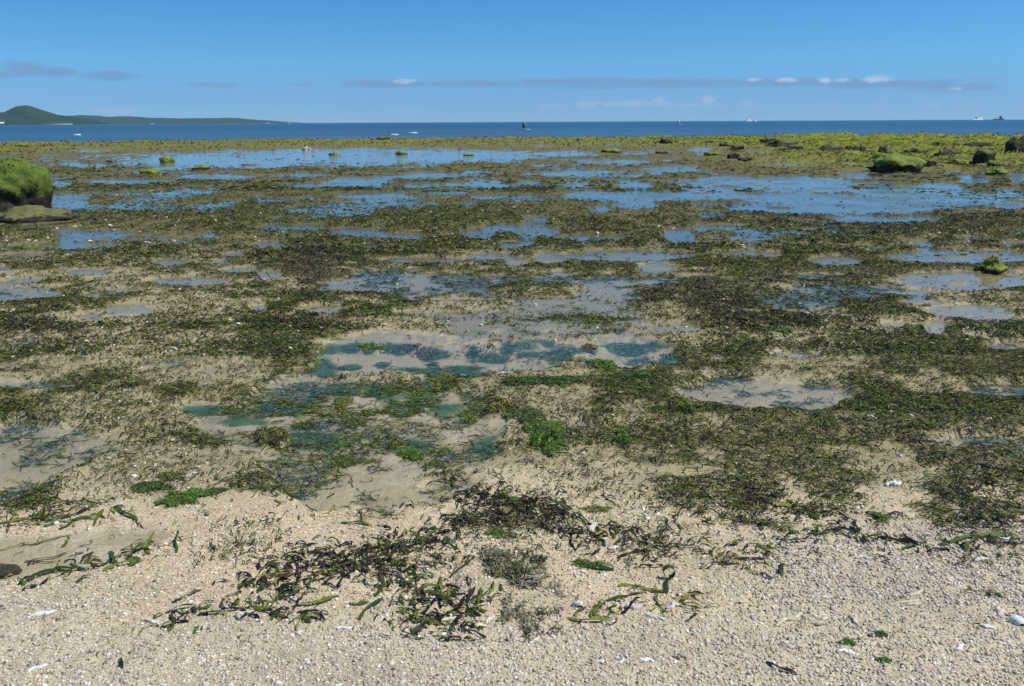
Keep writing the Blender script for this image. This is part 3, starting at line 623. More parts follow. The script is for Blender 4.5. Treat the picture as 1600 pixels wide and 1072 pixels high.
o = build('gravel', np.concatenate(SV), np.concatenate(SF), M_STONE, {'tint': np.concatenate(ST)}); o['kind'] = 'stuff'; o['label'] = 'coarse cream coral gravel and grit over the beach'

# ------------------------------------------------------------------ rocks
def mat_rock():
    m, t, out = new_mat("weedy_reef_rock")
    P = t.node('ShaderNodeNewGeometry').outputs['Position']
    n1 = t.noise(P, 9.0, 6, 0.68).outputs[0]; n2 = t.noise(P, 3.0, 4, 0.6).outputs[0]
    rock = t.ramp(n1, [(.3, (.009, .008, .006)), (.5, (.026, .021, .014)), (.68, (.075, .060, .036)), (.82, (.19, .16, .11))])
    tc = t.attr('tint', 'Color')
    weed = t.mix(1.0, tc, t.ramp(n1, [(.3, .55), (.5, 1.0), (.75, 1.4)]), 'MULTIPLY')
    f = t.smooth(t.math('ADD', t.attr('weed'), t.math('ADD', t.math('MULTIPLY', t.math('SUBTRACT', n2, .5), 1.1), t.math('MULTIPLY', t.math('SUBTRACT', n1, .5), 1.3))), .38, .62)
    col = t.mix(f, rock, weed)
    bmp = t.node('ShaderNodeBump', {'Strength': 0.9, 'Distance': 0.05, 'Height': n1})
    b = t.node('ShaderNodeBsdfPrincipled', {'Base Color': col, 'Roughness': .8, 'Specular IOR Level': .3, 'Normal': bmp.outputs[0]})
    t.l.new(b.outputs[0], out.inputs[0])
    return m
M_ROCK = mat_rock()
def noise3(v, s, seed):
    return (fbm(v[:, 0] * s + seed, v[:, 1] * s - seed, 1.0, 3, seed) + fbm(v[:, 1] * s + 7.7, v[:, 2] * s + seed, 1.0, 3, seed + 5) + fbm(v[:, 2] * s - 3.1, v[:, 0] * s + 2.2, 1.0, 3, seed + 9)) / 2.2
IV4, IF4 = icosphere(5)
IV3, IF3 = icosphere(4)
def rock(loc, rx, ry, rz, seed, weed=(.13, .17, .03), cover=.5, rough=.33, sub=4, undercut=.25, name='rock'):
    V, F = (IV4, IF4) if sub == 5 else (IV3, IF3)
    n = noise3(V, 1.3, seed) * rough + noise3(V, 3.6, seed + 31) * rough * .5 + noise3(V, 9.0, seed + 51) * rough * .22
    v = V * (1 + n)[:, None]
    up = v[:, 2]
    # broad shoulders, eaten away near the foot
    k = 1 - undercut * sstep(up, .15, -.5)
    v = np.stack([v[:, 0] * rx * k, v[:, 1] * ry * k, np.where(up > 0, np.abs(up) ** .85, up * .6) * rz], -1)
    w = sstep(V[:, 2] + .35 * n / max(rough, .01) * .5, 1 - 1.6 * cover - .25, 1 - 1.6 * cover + .45)
    o = build(name, v, F, M_ROCK, {'weed': w, 'tint': np.tile(weed, (len(V), 1))})
    o.location = loc
    return o
def rock_at(px, py, wpx, hpx, seed, label, group, zb=0.0, **kw):
    z = zb
    for _ in range(5):
        X, Y = [float(v) for v in ground(px, py, z)]
        z = .5 * z + .5 * min(float(hz(np.array([X]), np.array([Y]))[0]), .45)
    s = math.hypot(X, Y, HC - zb) / FPX
    if 215 < py < 262 and px > 1130: wpx, hpx = wpx * 1.25, hpx * 1.3
    o = rock((X, Y + wpx * s * .3, z - .01), wpx * s * .5, wpx * s * .42, hpx * s * 1.0, seed, **kw)
    return tag(o, label, 'rock', group)
# the weedy boulder at the side and its shelf
YG = (.10, .19, .012)
X, Y = [float(v) for v in ground(2, 331)]
bld = rock((X, Y + .35, -.03), .82, .60, .84, 21, weed=(.085, .125, .015), cover=.42, rough=.28, sub=5, undercut=.12, name='boulder')
tag(bld, 'large dark boulder capped with bright green weed beside a pool', 'boulder')
IVb = IV4
# green weed fronds draped over the top of the boulder, as a part
def fronds(n, centre, rad, zfun, tintf, size, seed, droop=.5):
    r = np.random.default_rng(seed)
    th = r.uniform(0, 6.283, n); rr = np.sqrt(r.random(n))
    x = centre[0] + np.cos(th) * rr * rad[0]; y = centre[1] + np.sin(th) * rr * rad[1]
    z = zfun(np.cos(th) * rr, np.sin(th) * rr, rr)
    a = r.uniform(0, 6.283, n); L = r.uniform(.6, 1.4, n) * size; W = L * r.uniform(.25, .5, n); up = r.uniform(-.1, 1.0, n)
    dx, dy = np.cos(a), np.sin(a)
    sx, sy = -dy, dx
    p0 = np.stack([x, y, z], -1); D = np.stack([dx, dy, up * .7], -1) * L[:, None]; S = np.stack([sx, sy, r.normal(0, .4, n)], -1) * W[:, None] * .5
    mid = p0 + D * .55 + np.stack([0 * x, 0 * x, L * .16], -1); tip = p0 + D - np.stack([0 * x, 0 * x, L * droop * .4], -1)
    V = np.stack([p0 - S * .4, p0 + S * .4, mid - S, mid + S, tip - S * .5, tip + S * .5], 1).reshape(-1, 3)
    b = np.arange(n)[:, None] * 6
    F = np.concatenate([b + np.array([0, 1, 3, 2]), b + np.array([2, 3, 5, 4])])
    T = tintf(n, r).repeat(6, 0)
    return V, F, T
def green_tint(base, spread=.35):
    return lambda n, r: np.array(base) * r.uniform(1 - spread, 1 + spread, (n, 1)) * r.uniform(.85, 1.15, (n, 3))
M_WEED = mat_leaf("green_weed", .5, .4)
def top_on(obj, n, hi, tint, size, seed, name='weed_cover', lo_z=.35, lean=0.):
    """weed tufts seated on the upper faces of a rock, as its child"""
    me = obj.data
    co = np.zeros(len(me.vertices) * 3, np.float32); me.vertices.foreach_get('co', co); co = co.reshape(-1, 3)
    r = np.random.default_rng(seed)
    zmax = co[:, 2].max()
    w = np.clip((co[:, 2] / zmax - lo_z - lean * co[:, 0] + r.normal(0, .12, len(co))), 0, 1) * np.clip(.75 - 2.6 * noise3(co * 2.6, 1.0, seed), .01, 2)
    k = r.choice(len(co), n, p=w / w.sum())
    c = co[k] + r.normal(0, .010, (n, 3)) - co[k] * .02
    a = r.uniform(0, 6.283, n); L = r.uniform(.5, 1.5, n) * size; W = L * r.uniform(.3, .6, n)
    out = c / (np.linalg.norm(c, axis=1, keepdims=True) + 1e-6)
    D = (out * r.uniform(.0, .6, (n, 1)) + np.stack([np.cos(a), np.sin(a), r.uniform(-1.1, .2, n)], -1) * .7) * L[:, None]
    S = np.stack([-np.sin(a), np.cos(a), r.normal(0, .5, n)], -1) * W[:, None] * .5
    mid = c + D * .55; tip = c + D; tip[:, 2] -= L * .3
    V = np.stack([c - S * .5, c + S * .5, mid - S, mid + S, tip - S * .4, tip + S * .4], 1).reshape(-1, 3)
    b = np.arange(n)[:, None] * 6
    F = np.concatenate([b + np.array([0, 1, 3, 2]), b + np.array([2, 3, 5, 4])])
    return build(name, V, F, M_WEED, {'tint': green_tint(tint, .4)(n, r).repeat(6, 0)}, parent=obj)
top_on(bld, 4500, 1, (.090, .170, .012), .036, 3, lo_z=.36, lean=.40)
o = rock_at(28, 346, 100, 16, 61, 'low brown weedy rock shelf under the green capped boulder', None, cover=.45, weed=(.12, .12, .04), rough=.4)
o = rock_at(5, 322, 22, 8, 62, 'small olive stone tucked against the front of the big boulder', None, cover=.8, weed=(.13, .15, .03))

RK = [ # px, py(base), width, height, cover, label
 (228,271,24,6,.75,'yellow-green tufted rock standing in the pool past the boulder'),
 (259,253,20,7,.75,'olive rock with a dark foot rising from the long blue pool'),
 (310,266,26,7,.35,'brown rock lying at the edge of the long blue pool'),
 (521,242,20,3.5,.8,'flat olive-topped rock alone in the broad blue pool'),
 (627,241,17,5,.6,'square brown rock standing alone in the broad blue pool'),
 (732,243,14,3,.5,'small dark rock at the end of the broad blue pool'),
 (861,214,15,6,.6,'small weedy rock on the reef crest against the sea'),
 (1040,224,20,7,.15,'black twin-humped rock on the flat crest ground'),
 (953,239,28,6,.4,'low dark rock on the brown flat before the crest'),
 (1036,240,18,4,.3,'thin dark rock on the brown flat near the pale puddle'),
 (1108,223,12,4,.3,'small dark stone in the yellow weed of the crest'),
 (1118,243,26,6,.5,'long olive rock beside the pale puddle'),
 (1137,229,16,6,.5,'mossy rock where the weedy spur begins'),
 (1153,235,20,6,.2,'dark humped rock on the lower side of the weedy spur'),
 (1147,248,16,7,.15,'dark jagged rock at the brown foot of the spur'),
 (1164,251,18,4,.15,'low dark rock trailing from the jagged one at the spur foot'),
 (1200,224,18,6,.2,'black rock near the top of the weedy spur'),
 (1224,231,36,9,.3,'long black ledge facing the camera on the weedy spur'),
 (1246,236,28,7,.25,'second black ledge just below the long one on the spur'),
 (1288,232,14,5,.4,'small weedy knob in the green spur'),
 (1302,239,24,8,.2,'broad black rock in the middle of the spur'),
 (1326,241,12,9,.1,'narrow upright black rock on the spur'),
 (1344,243,14,10,.2,'pointed black rock between two ledges of the spur'),
 (1362,242,24,5,.3,'flat black ledge on the spur beside the grey-topped rock'),
 (1381,244,11,12,.1,'grey-topped upright rock on the spur'),
 (1434,245,26,9,.25,'black open-mouthed ledge in bright yellow weed'),
 (1400,233,20,5,.4,'low dark rock in the upper weed of the spur'),
 (1412,231,9,4,.4,'tiny dark rock beside the low one in the upper weed'),
 (1372,254,30,9,.45,'green-topped black rock behind the big spur-end rock'),
 (1408,270,78,18,.36,'largest spur rock, black sided and yellow-green topped, at the water'),
 (1452,261,20,8,.3,'dark stone at the right shoulder of the largest spur rock'),
 (1482,249,20,11,.25,'pale grey rock with a dark side on the weedy slope'),
 (1500,246,12,5,.3,'small dark rock against the pale grey one'),
 (1499,257,20,6,.5,'low weedy rock at the foot of the pale grey one'),
 (1543,256,24,14,.3,'arched black and grey rock on the far slope of the spur'),
 (1558,259,18,6,.5,'weedy rock touching the arched one'),
 (1540,230,28,6,.3,'dark streaked ledge high on the spur'),
 (1558,236,14,5,.25,'dark stone below the streaked ledge'),
 (1596,242,26,19,.02,'tall black boulder at the far end of the weedy spur'),
 (1470,228,14,5,.3,'dark stone in the top weed of the spur'),
 (1494,229,10,4,.3,'dark pebble-shaped rock on the spur top'),
 (1423,213,16,4,.7,'weedy rock on the crest skyline before the sea'),
 (1476,213,12,5,.8,'rounded green rock on the crest skyline'),
 (1203,213,10,6,.9,'green weedy knob on the crest skyline'),
 (1513,213,14,4,.4,'dark rock on the crest skyline near the white ship'),
 (598,218,20,4,.3,'dark flat rock lying on the crest before the wave foam'),
 (30,229,14,4,.5,'dark rock on the crest above the green boulder'),
 (170,254,8,4,.1,'small black stone on the brown flat past the boulder'),
 (1560,424,32,16,.55,'brown weed-covered rock alone in the side pool'),
 (1564,272,26,7,.6,'weedy hummock at the water below the spur'),
 (905,219,10,4,.4,'dark stone on the crest near the weedy skyline rock'),
 (1022,217,10,3,.4,'low weedy stone on the crest behind the twin-humped rock'),
 (1330,214,24,3,.7,'long low green rock on the crest skyline')]
for i, (px, py, w, h, cov, lab) in enumerate(RK):
    zb = .05 if py < 236 else .0
    o = rock_at(px, py, w, h, 100 + i * 7, lab, 'rocks on the reef flat and crest', zb=zb, cover=cov, weed=(.15, .185, .025) if cov > .3 else (.10, .11, .03), rough=.42, undercut=.3)
    if w >= 18 and cov >= .4: top_on(o, int(40 + 4 * w), 1, (.14, .155, .022), .045 if py < 300 else .03, 300 + i, lo_z=.72)
o = rock_at(478, 234, 12, 4, 901, 'white coral stone lying at the head of the broad blue pool', None, cover=.0, rough=.3)
m2 = M_STONE
o.data.materials.clear(); o.data.materials.append(M_STONE)
o.data.attributes['tint'].data.foreach_set('color', np.tile([.36, .33, .29, 1], len(o.data.vertices)).astype(np.float32))
o = rock_at(2, 902, 34, 14, 902, 'black-brown lump half sunk at the edge of the front corner pool', None, cover=0, rough=.3)

# ------------------------------------------------------------------ bright weed clumps
def clump(px, py, rx, ry, hgt, tint, n, size, seed, label, name='weed_clump', cat='seaweed'):
    X, Y = [float(v) for v in ground(px, py)]
    X1, Y1 = [float(v) for v in ground(px + rx, py)]
    Xa, Ya = [float(v) for v in ground(px, py - ry)]
    a, b = abs(X1 - X), abs(Ya - Y)
    z0 = float(hz(np.array([X]), np.array([Y]))[0])
    r = np.random.default_rng(seed)
    def zf(u, v, rr):
        ux, vy = X + u * a, Y + v * b
        return hz(ux, vy) - z0 + hgt * np.sqrt(np.clip(1 - rr ** 2, 0, 1)) * (.6 + .5 * (fbm(u * 1.0, v * 1.0, .5, 3, seed) + .5))
    lump = fbm(np.cos(np.linspace(0, 6.28, 5)), np.sin(np.linspace(0, 6.28, 5)), 1., 2, seed)
    V, F, T = fronds(n, (0, 0), (a, b), zf, green_tint(tint, .45), size, seed)
    # ragged outline: pull fronds in or out by direction
    th = np.arctan2(V[:, 1] / b, V[:, 0] / a); k = .78 + .42 * fbm(np.cos(th) * 1.3 + seed, np.sin(th) * 1.3, .7, 4, seed + 2)
    V[:, 0] *= k; V[:, 1] *= k
    o = build(name, V, F, M_WEED, {'tint': T}); o.location = (X, Y, z0)
    return tag(o, label, cat, 'weed clumps on the flat')
BG, DG, YL, OL = (.075, .145, .014), (.042, .09, .016), (.13, .15, .022), (.09, .105, .022)
CL = [(285,783,42,15,.030,BG,900,.018,'bright green cushion of weed on the sand below the grass'),
 (338,773,28,7,.014,DG,300,.016,'flat dark green weed trailing from the bright cushion'),
 (232,765,34,9,.018,DG,400,.017,'dark green weed patch up-slope of the bright cushion'),
 (268,749,22,8,.018,OL,260,.017,'olive weed tuft in the dark grass above the bright cushion'),
 (855,684,42,30,.05,BG,1500,.022,'tall bright green weed bush at the edge of the middle pool'),
 (822,655,30,14,.03,DG,500,.022,'dark green weed behind the tall bright bush'),
 (690,592,28,13,.035,YL,600,.024,'yellow-green weed mound between the clear pool and the sandbar'),
 (583,543,30,9,.03,BG,600,.026,'green weed mound inside the back corner of the clear pool'),
 (632,540,22,8,.028,OL,380,.026,'olive weed mound next to the green one in the clear pool'),
 (665,547,18,8,.028,(.11,.095,.03),300,.026,'brown-tipped weed mound by the dark bed of the clear pool'),
 (945,574,28,11,.032,BG,560,.025,'green weed mound among pale sand at the end of the clear pool'),
 (921,544,13,7,.025,(.11,.10,.03),240,.025,'small brownish weed mound standing in the clear pool'),
 (850,600,70,9,.022,DG,1000,.025,'long dark green weed bank between the clear pool and the sandbar'),
 (990,592,36,9,.024,DG,520,.025,'dark green weed at the tail of the long weed bank'),
 (536,630,20,10,.026,YL,360,.022,'pale yellow-green weed clump in the teal shallows'),
 (640,712,19,9,.024,BG,360,.02,'small bright green weed clump in the rippled shallows'),
 (680,728,24,10,.018,OL,320,.02,'olive weed clump beside the small bright one'),
 (972,690,17,13,.028,BG,420,.02,'bright weed tuft on the sand right of the tall bush'),
 (1068,640,16,15,.026,YL,360,.021,'upright yellow-green weed at the rim of the grey pool'),
 (1128,364,26,6,.045,YL,360,.05,'yellow weed hump on the brown flat beyond the puddles'),
 (1290,666,26,12,.026,OL,420,.021,'olive weed patch in the grass below the grey pool'),
 (555,660,22,10,.02,OL,320,.02,'olive weed clump in the grass of the middle shallows'),
 (735,655,16,7,.02,YL,240,.021,'small pale weed clump near the sandbar pool'),
 (480,665,22,8,.02,DG,280,.02,'dark weed clump on the bank of the middle shallows'),
 (540,720,30,14,.02,OL,480,.02,'broad olive weed patch in the middle of the shallows'),
 (1322,1022,13,5,.012,BG,160,.011,'lone green weed tuft on the gravel above a white shell'),
 (1376,1010,10,5,.01,DG,110,.010,'small dark weed tuft on the coarse gravel'),
 (1378,1052,16,5,.012,BG,150,.011,'green weed tuft at the bottom of the gravel'),
 (780,850,28,7,.014,BG,260,.014,'green weed strand over the wrack above the grey mound'),
 (1375,818,14,10,.016,BG,200,.014,'green weed tuft in the gravel drift'),
 (918,896,30,9,.014,BG,260,.014,'bright green weed lying on the sand beside the grey mound'),
 (930,805,30,6,.01,YL,200,.014,'thin yellow-green weed film on the sand bank'),
 (1440,672,20,8,.02,OL,260,.02,'olive weed tuft in the far grass beside the wet patch'),
 (1225,520,16,6,.02,BG,220,.03,'green weed tuft on the drift before the flooded hollow')]
for i, c in enumerate(CL): clump(*c[:4], c[4] * .7, c[5], int(c[6] * 1.8), c[7] * .68, 500 + i, c[8])
# the grey-green weed mound in the wrack: a filament tangle full of grit
def mound():
    X, Y = [float(v) for v in ground(812, 908)]
    n = 16000; r = np.random.default_rng(77)
    th = r.uniform(0, 6.283, n); rr = r.random(n) ** .62; k = .75 + .45 * fbm(np.cos(th) * 1.5, np.sin(th) * 1.5, .7, 4, 9)
    x, y = np.cos(th) * rr * .15 * k - .10 * np.sin(th) * rr * .5, np.sin(th) * rr * .36 * k
    z0 = float(hz(np.array([X]), np.array([Y]))[0])
    lump = np.clip(fbm(x, y, .09, 3, 4) * .6 + .5, 0, 1.2)
    kp = r.random(n) < (lump - .38) * 1.5; x, y, rr, lump = x[kp], y[kp], rr[kp], lump[kp]; n = len(x)
    a = r.uniform(0, 6.283, n); L = r.uniform(.006, .026, n)
    ci = np.clip((fbm(x, y, .06, 3, 14) * .5 + .5 + r.normal(0, .25, n)) * 5, 0, 4.99).astype(int)
    tint = np.array([(.055, .05, .028), (.085, .12, .026), (.17, .15, .075), (.26, .22, .14), (.36, .30, .21)])[ci] * r.uniform(.7, 1.3, (n, 1))
    zb = .022 * np.clip(1 - rr ** 1.6, 0, 1) * lump
    p0 = np.stack([x, y, hz(X + x, Y + y) - z0 + zb], -1)
    D = np.stack([np.cos(a), np.sin(a), r.uniform(-.2, .7, n)], -1) * L[:, None]; S = np.stack([-np.sin(a), np.cos(a), r.normal(0, .5, n)], -1) * r.uniform(.0008, .0030, n)[:, None]
    mid = p0 + D * .5 + np.array([0, 0, .004]); tip = p0 + D
    V = np.stack([p0 - S, p0 + S, mid - S, mid + S, tip - S * .4, tip + S * .4], 1).reshape(-1, 3)
    b = np.arange(n)[:, None] * 6
    o = build('weed_mound', V, np.concatenate([b + np.array([0, 1, 3, 2]), b + np.array([2, 3, 5, 4])]), M_WEED, {'tint': tint.repeat(6, 0)})
    o.location = (X, Y, z0)
    tag(o, 'grey-green fuzzy weed mound full of grit in the middle of the wrack', 'seaweed')
mound()

# ------------------------------------------------------------------ coral fragments and shells on the gravel
def coral(px, py, Lpx, Wpx, ang, tint, seed, label, branch=False, name='coral_fragment', cat='coral'):
    X, Y = [float(v) for v in ground(px, py)]; s = math.hypot(X, Y, HC) / FPX
    L, W = Lpx * s * .85, Wpx * s * .62
    r = np.random.default_rng(seed)
    segs, ring = 14, 12
    def tube(p0, p1, w, sd):
        t = np.linspace(0, 1, segs); ph = np.linspace(0, 2 * np.pi, ring, endpoint=False)
        C = p0[None] + (p1 - p0)[None] * t[:, None] + (fbm(t * 3, t * 0 + sd, 1., 2, sd) * w * .35)[:, None] * np.array([0, 1, .15])
        prof = w * .5 * np.clip(np.sin(np.pi * (t * .94 + .03)) ** .35, 0, 1) * (1 + .12 * fbm(t * 6, t * 0, 1., 3, sd + 1))
        d = (p1 - p0) / np.linalg.norm(p1 - p0); u = np.cross(d, [0, 0, 1.]); u /= np.linalg.norm(u); q = np.cross(u, d)
        V = C[:, None] + prof[:, None, None] * (np.cos(ph)[None, :, None] * u + np.sin(ph)[None, :, None] * q * .8)
        V = V + (fbm(V[..., 0].ravel() * 200, V[..., 1].ravel() * 200 + V[..., 2].ravel() * 170, 1., 2, sd) * w * .05).reshape(segs, ring)[..., None]
        i = np.arange(segs * ring).reshape(segs, ring); j = np.roll(i, -1, 1)
        return V.reshape(-1, 3), np.stack([i[:-1], i[1:], j[1:], j[:-1]], -1).reshape(-1, 4)
    V, F = tube(np.array([-L / 2, 0, 0]), np.array([L / 2, 0, W * .1]), W, seed)
    if branch:
        V2, F2 = tube(np.array([0, 0, 0]), np.array([L * .32, L * .30, W * .2]), W * .8, seed + 3)
        F = np.concatenate([F, F2 + len(V)]); V = np.concatenate([V, V2])
    tn = np.array(tint) * (1 + .25 * fbm(V[:, 0] * 120, V[:, 1] * 120 + V[:, 2] * 90, 1., 3, seed))[:, None]
    o = build(name, V, F, M_STONE, {'tint': tn})
    o.location = (X, Y, float(hz(np.array([X]), np.array([Y]))[0]) + W * .12); o.rotation_euler = (0, 0, R(ang))
    return tag(o, label, cat, 'coral pieces on the beach')
CW, CC, CP = (.48, .45, .39), (.46, .41, .30), (.43, .35, .26)
CO = [(1230,983,60,11,28,CC,1,'long curved cream coral branch on the gravel'),
 (1428,944,34,9,24,CC,0,'cream coral stick above the stacked sticks on the gravel'),
 (1424,960,24,8,2,CC,0,'blunt cream coral stick under the leaning one'),
 (1420,957,34,8,10,CC,0,'pale coral stick lying across the middle of the stack'),
 (1350,885,24,9,-8,CW,0,'stubby white coral piece alone on the grey gravel'),
 (1528,889,26,11,12,CW,1,'white forked coral piece below the drift line'),
 (1320,1037,24,11,-14,(.74,.72,.68),0,'bright white shell-like coral chip under the green tuft'),
 (1393,962,10,6,0,CC,0,'small cream coral bead by the stacked sticks'),
 (1278,992,9,16,80,CP,1,'pinkish coral bit with a rusty stain on the gravel'),
 (748,995,18,20,70,(.60,.52,.34),0,'yellowish coral knob at the foot of the wrack'),
 (765,982,26,9,55,CW,1,'white coral finger leaning by the yellowish knob'),
 (700,985,32,12,20,CW,1,'white branching coral among dark leaves at the wrack foot'),
 (905,962,12,24,86,CW,0,'upright white coral stub beside the green leaves'),
 (1020,982,46,10,-32,CW,0,'white coral rod lying aslant below the ring-curled leaf'),
 (1050,966,26,13,20,CW,1,'white coral lump near the tip of the green leaves'),
 (940,962,20,15,30,CW,0,'rounded white coral beside the dark leaf bases'),
 (985,965,36,20,0,(.48,.43,.36),0,'large buff coral block behind the leaning rod'),
 (240,985,30,11,-20,(.55,.52,.50),0,'pale grey coral flake left of the wrack foot'),
 (388,977,36,12,10,CW,0,'flat pale coral flake at the end of the wrack foot'),
 (610,880,70,7,18,(.52,.44,.34),0,'long pale driftwood-like coral stick in the wrack'),
 (575,928,20,12,-10,CP,0,'pinkish coral chip in the heart of the wrack'),
 (1590,986,16,24,84,(.52,.56,.54),1,'blue-grey coral piece with rust-brown patches at the gravel edge'),
 (1560,970,20,14,40,(.50,.42,.34),1,'buff coral cluster next to the blue-grey piece'),
 (1540,995,20,10,-30,(.60,.57,.56),0,'mauve-white coral chip below the buff cluster'),
 (1497,1032,18,10,40,(.66,.64,.66),0,'lilac-white coral chip on the open gravel'),
 (1010,1048,24,10,-6,(.70,.69,.66),0,'white shell chip at the bottom of the sand'),
 (970,1052,26,9,12,CW,0,'whitish coral stick beside the bottom shell chip'),
 (935,1053,16,8,-20,CW,1,'small white coral fork at the bottom of the sand'),
 (68,968,34,14,20,(.55,.53,.50),0,'pale coral slab on the open sand of the near beach'),
 (62,1060,26,10,28,(.58,.57,.55),0,'pale coral flake low on the near beach'),
 (1340,800,26,9,0,CW,0,'white coral sliver in the drift of the slope'),
 (1395,765,30,14,10,(.60,.58,.54),1,'whitish coral heap where the meadow thins'),
 (1240,872,14,7,20,CW,0,'small white coral chip held by a curled leaf'),
 (1565,858,18,10,-15,(.62,.62,.60),0,'pale coral chip at the end of the drift line'),
 (1150,733,12,8,60,CW,0,'tiny white shell standing in the grass edge'),
 (970,620,14,9,30,CW,0,'white coral chip in the grass behind the sandbar'),
 (1545,662,13,8,0,CW,0,'white shell glinting in the dark side grass'),
 (720,584,16,9,20,(.52,.47,.26),0,'yellowish coral stone on the weed before the sandbar'),
 (785,588,16,10,10,CC,0,'cream coral stone at the lip of the clear pool'),
 (640,800,14,9,0,(.5,.42,.3),0,'buff pebble of coral on the sand bank'),
 (685,836,14,10,70,(.56,.40,.26),0,'orange-tinged coral chip at the wrack ridge'),
 (960,865,22,14,20,(.55,.51,.46),0,'grey coral lump under the thin wrack arc'),
 (925,835,30,18,70,(.50,.43,.36),0,'broad buff coral slab between wrack and arc'),
 (1172,868,16,9,10,(.5,.4,.3),0,'brownish coral chip above the drift line'),
 (1215,985,14,9,40,CC,0,'short cream coral stub under the long curved branch'),
 (540,1000,34,9,4,(.58,.55,.50),0,'pale coral sliver on the sand below the broad green leaf'),
 (567,1012,20,9,-10,CW,0,'white coral chip on the sand below the wrack'),
 (470,1012,12,14,80,CW,0,'white coral tooth on the bare near sand'),
 (300,745,22,8,30,CW,0,'white coral sliver in the dark grass above the bright cushion')]
for i, c in enumerate(CO): coral(*c[:6], 700 + i * 5, c[7], branch=bool(c[6]))
# ring-curled leaf standing on the green leaves
def ring_leaf():
    X, Y = [float(v) for v in ground(1043, 918)]; s = math.hypot(X, Y, HC) / FPX
    z0 = float(hz(np.array([X]), np.array([Y]))[0])
    t = np.linspace(0, 1, 26); a = -1.4 + t * 5.6; r = 8.5 * s * (1 + .15 * np.sin(t * 6))
    c = np.stack([np.cos(a) * r, t * .006, r.max() * 1.25 + np.sin(a) * r], -1)
    w = np.array([0, .0085, .003])
    V = np.stack([c - w, c + w], 1).reshape(-1, 3); j = np.arange(25) * 2
    F = np.stack([j, j + 1, j + 3, j + 2], -1)
    T = np.array([.07, .095, .018]) * (1 - .4 * np.sin(t * 3))[:, None].repeat(2, 1).reshape(-1, 1)
    o = build('curled_leaf', V, F, M_LEAF, {'tint': T}); o.location = (X, Y, z0)
    tag(o, 'seagrass leaf curled into an upright ring on the sand', 'seagrass leaf')
ring_leaf()

# ------------------------------------------------------------------ far shore
def simple_mat(name, col, rough=.7, spec=.3, var=.15, sc=.3):
    m, t, out = new_mat(name)
    P = t.node('ShaderNodeTexCoord').outputs['Object']
    n = t.noise(P, sc, 4, .6).outputs[0]
    c = t.mix(1.0, col, t.ramp(n, [(.3, 1 - var), (.7, 1 + var)]), 'MULTIPLY')
    b = t.node('ShaderNodeBsdfPrincipled', {'Base Color': c, 'Roughness': rough, 'Specular IOR Level': spec})
    t.l.new(b.outputs[0], out.inputs[0])
    return m
def mat_hill():
    m, t, out = new_mat("wooded_hill")
    P = t.node('ShaderNodeNewGeometry').outputs['Position']
    n = t.noise(P, .012, 6, .65).outputs[0]; n2 = t.noise(P, .09, 4, .6).outputs[0]
    c = t.ramp(n, [(.3, (.010, .032, .018)), (.5, (.018, .050, .024)), (.7, (.034, .072, .032))])
    c = t.mix(1.0, c, t.ramp(n2, [(.3, .6), (.7, 1.4)]), 'MULTIPLY')
    bmp = t.node('ShaderNodeBump', {'Strength': 1.0, 'Distance': 12.0, 'Height': n2})
    b = t.node('ShaderNodeBsdfPrincipled', {'Base Color': c, 'Roughness': .9, 'Specular IOR Level': .1, 'Normal': bmp.outputs[0]})
    t.l.new(b.outputs[0], out.inputs[0])
    return m
M_HILL = mat_hill()
def ridge(name, prof, D, depth, rough, seed, shore):
    xs = np.linspace(prof[0][0], prof[-1][0], 420)
    py = np.interp(xs, [p[0] for p in prof], [p[1] for p in prof])
    d = ray(xs, py); k = D / np.hypot(d[:, 0], d[:, 1])
    crest = HC + d[:, 2] * k
    ux, uy = d[:, 0] / np.hypot(d[:, 0], d[:, 1]), d[:, 1] / np.hypot(d[:, 0], d[:, 1])
    ts = np.linspace(0, 1, 60); V = []
    for t in ts:
        dist = D - depth * (1 - 2 * t) * np.where(t < .5, 1.0, .8)
        shape = math.sin(math.pi * t) ** .8
        z = (crest + 1) * shape - 1.0 + rough * fbm(ux * dist, uy * dist, 130., 5, seed) * min(1, shape * 2.5) * np.clip(crest / 40, .15, 1)
        V.append(np.stack([ux * dist, uy * dist, z], -1))
    V = np.array(V); n, m = V.shape[:2]
    i = np.arange(n * m).reshape(n, m)
    F = np.stack([i[:-1, :-1], i[:-1, 1:], i[1:, 1:], i[1:, :-1]], -1).reshape(-1, 4)
    o = build(name, V.reshape(-1, 3), F, M_HILL); o['kind'] = 'structure'
    return o
ridge('hills', [(-620, 186), (-400, 180), (-250, 176), (-100, 180), (-20, 179), (8, 176.5), (18, 171.5), (28, 167.5), (40, 165.5), (50, 166.5), (62, 171), (74, 176.5), (90, 181), (110, 183), (135, 185), (158, 190), (175, 194.3)], 3600, 620, 6, 3, 0)
ridge('hills', [(-200, 183), (60, 183), (90, 181.5), (140, 181), (200, 183), (240, 185.2), (300, 185), (345, 184.8), (385, 186), (408, 188), (440, 190.2), (470, 191.8), (494, 194.2)], 6200, 700, 8, 9, 0)
M_WHITE = simple_mat("white_render", (.78, .77, .74), .6)
M_ROOF = simple_mat("pale_roof", (.62, .60, .58), .6)
M_GLASS = simple_mat("window_dark", (.05, .07, .09), .2)
M_NAVY = simple_mat("navy_paint", (.015, .025, .05), .5)
M_GREYP = simple_mat("grey_paint", (.45, .46, .48), .5)
M_RED = simple_mat("dark_red_paint", (.10, .03, .025), .5)
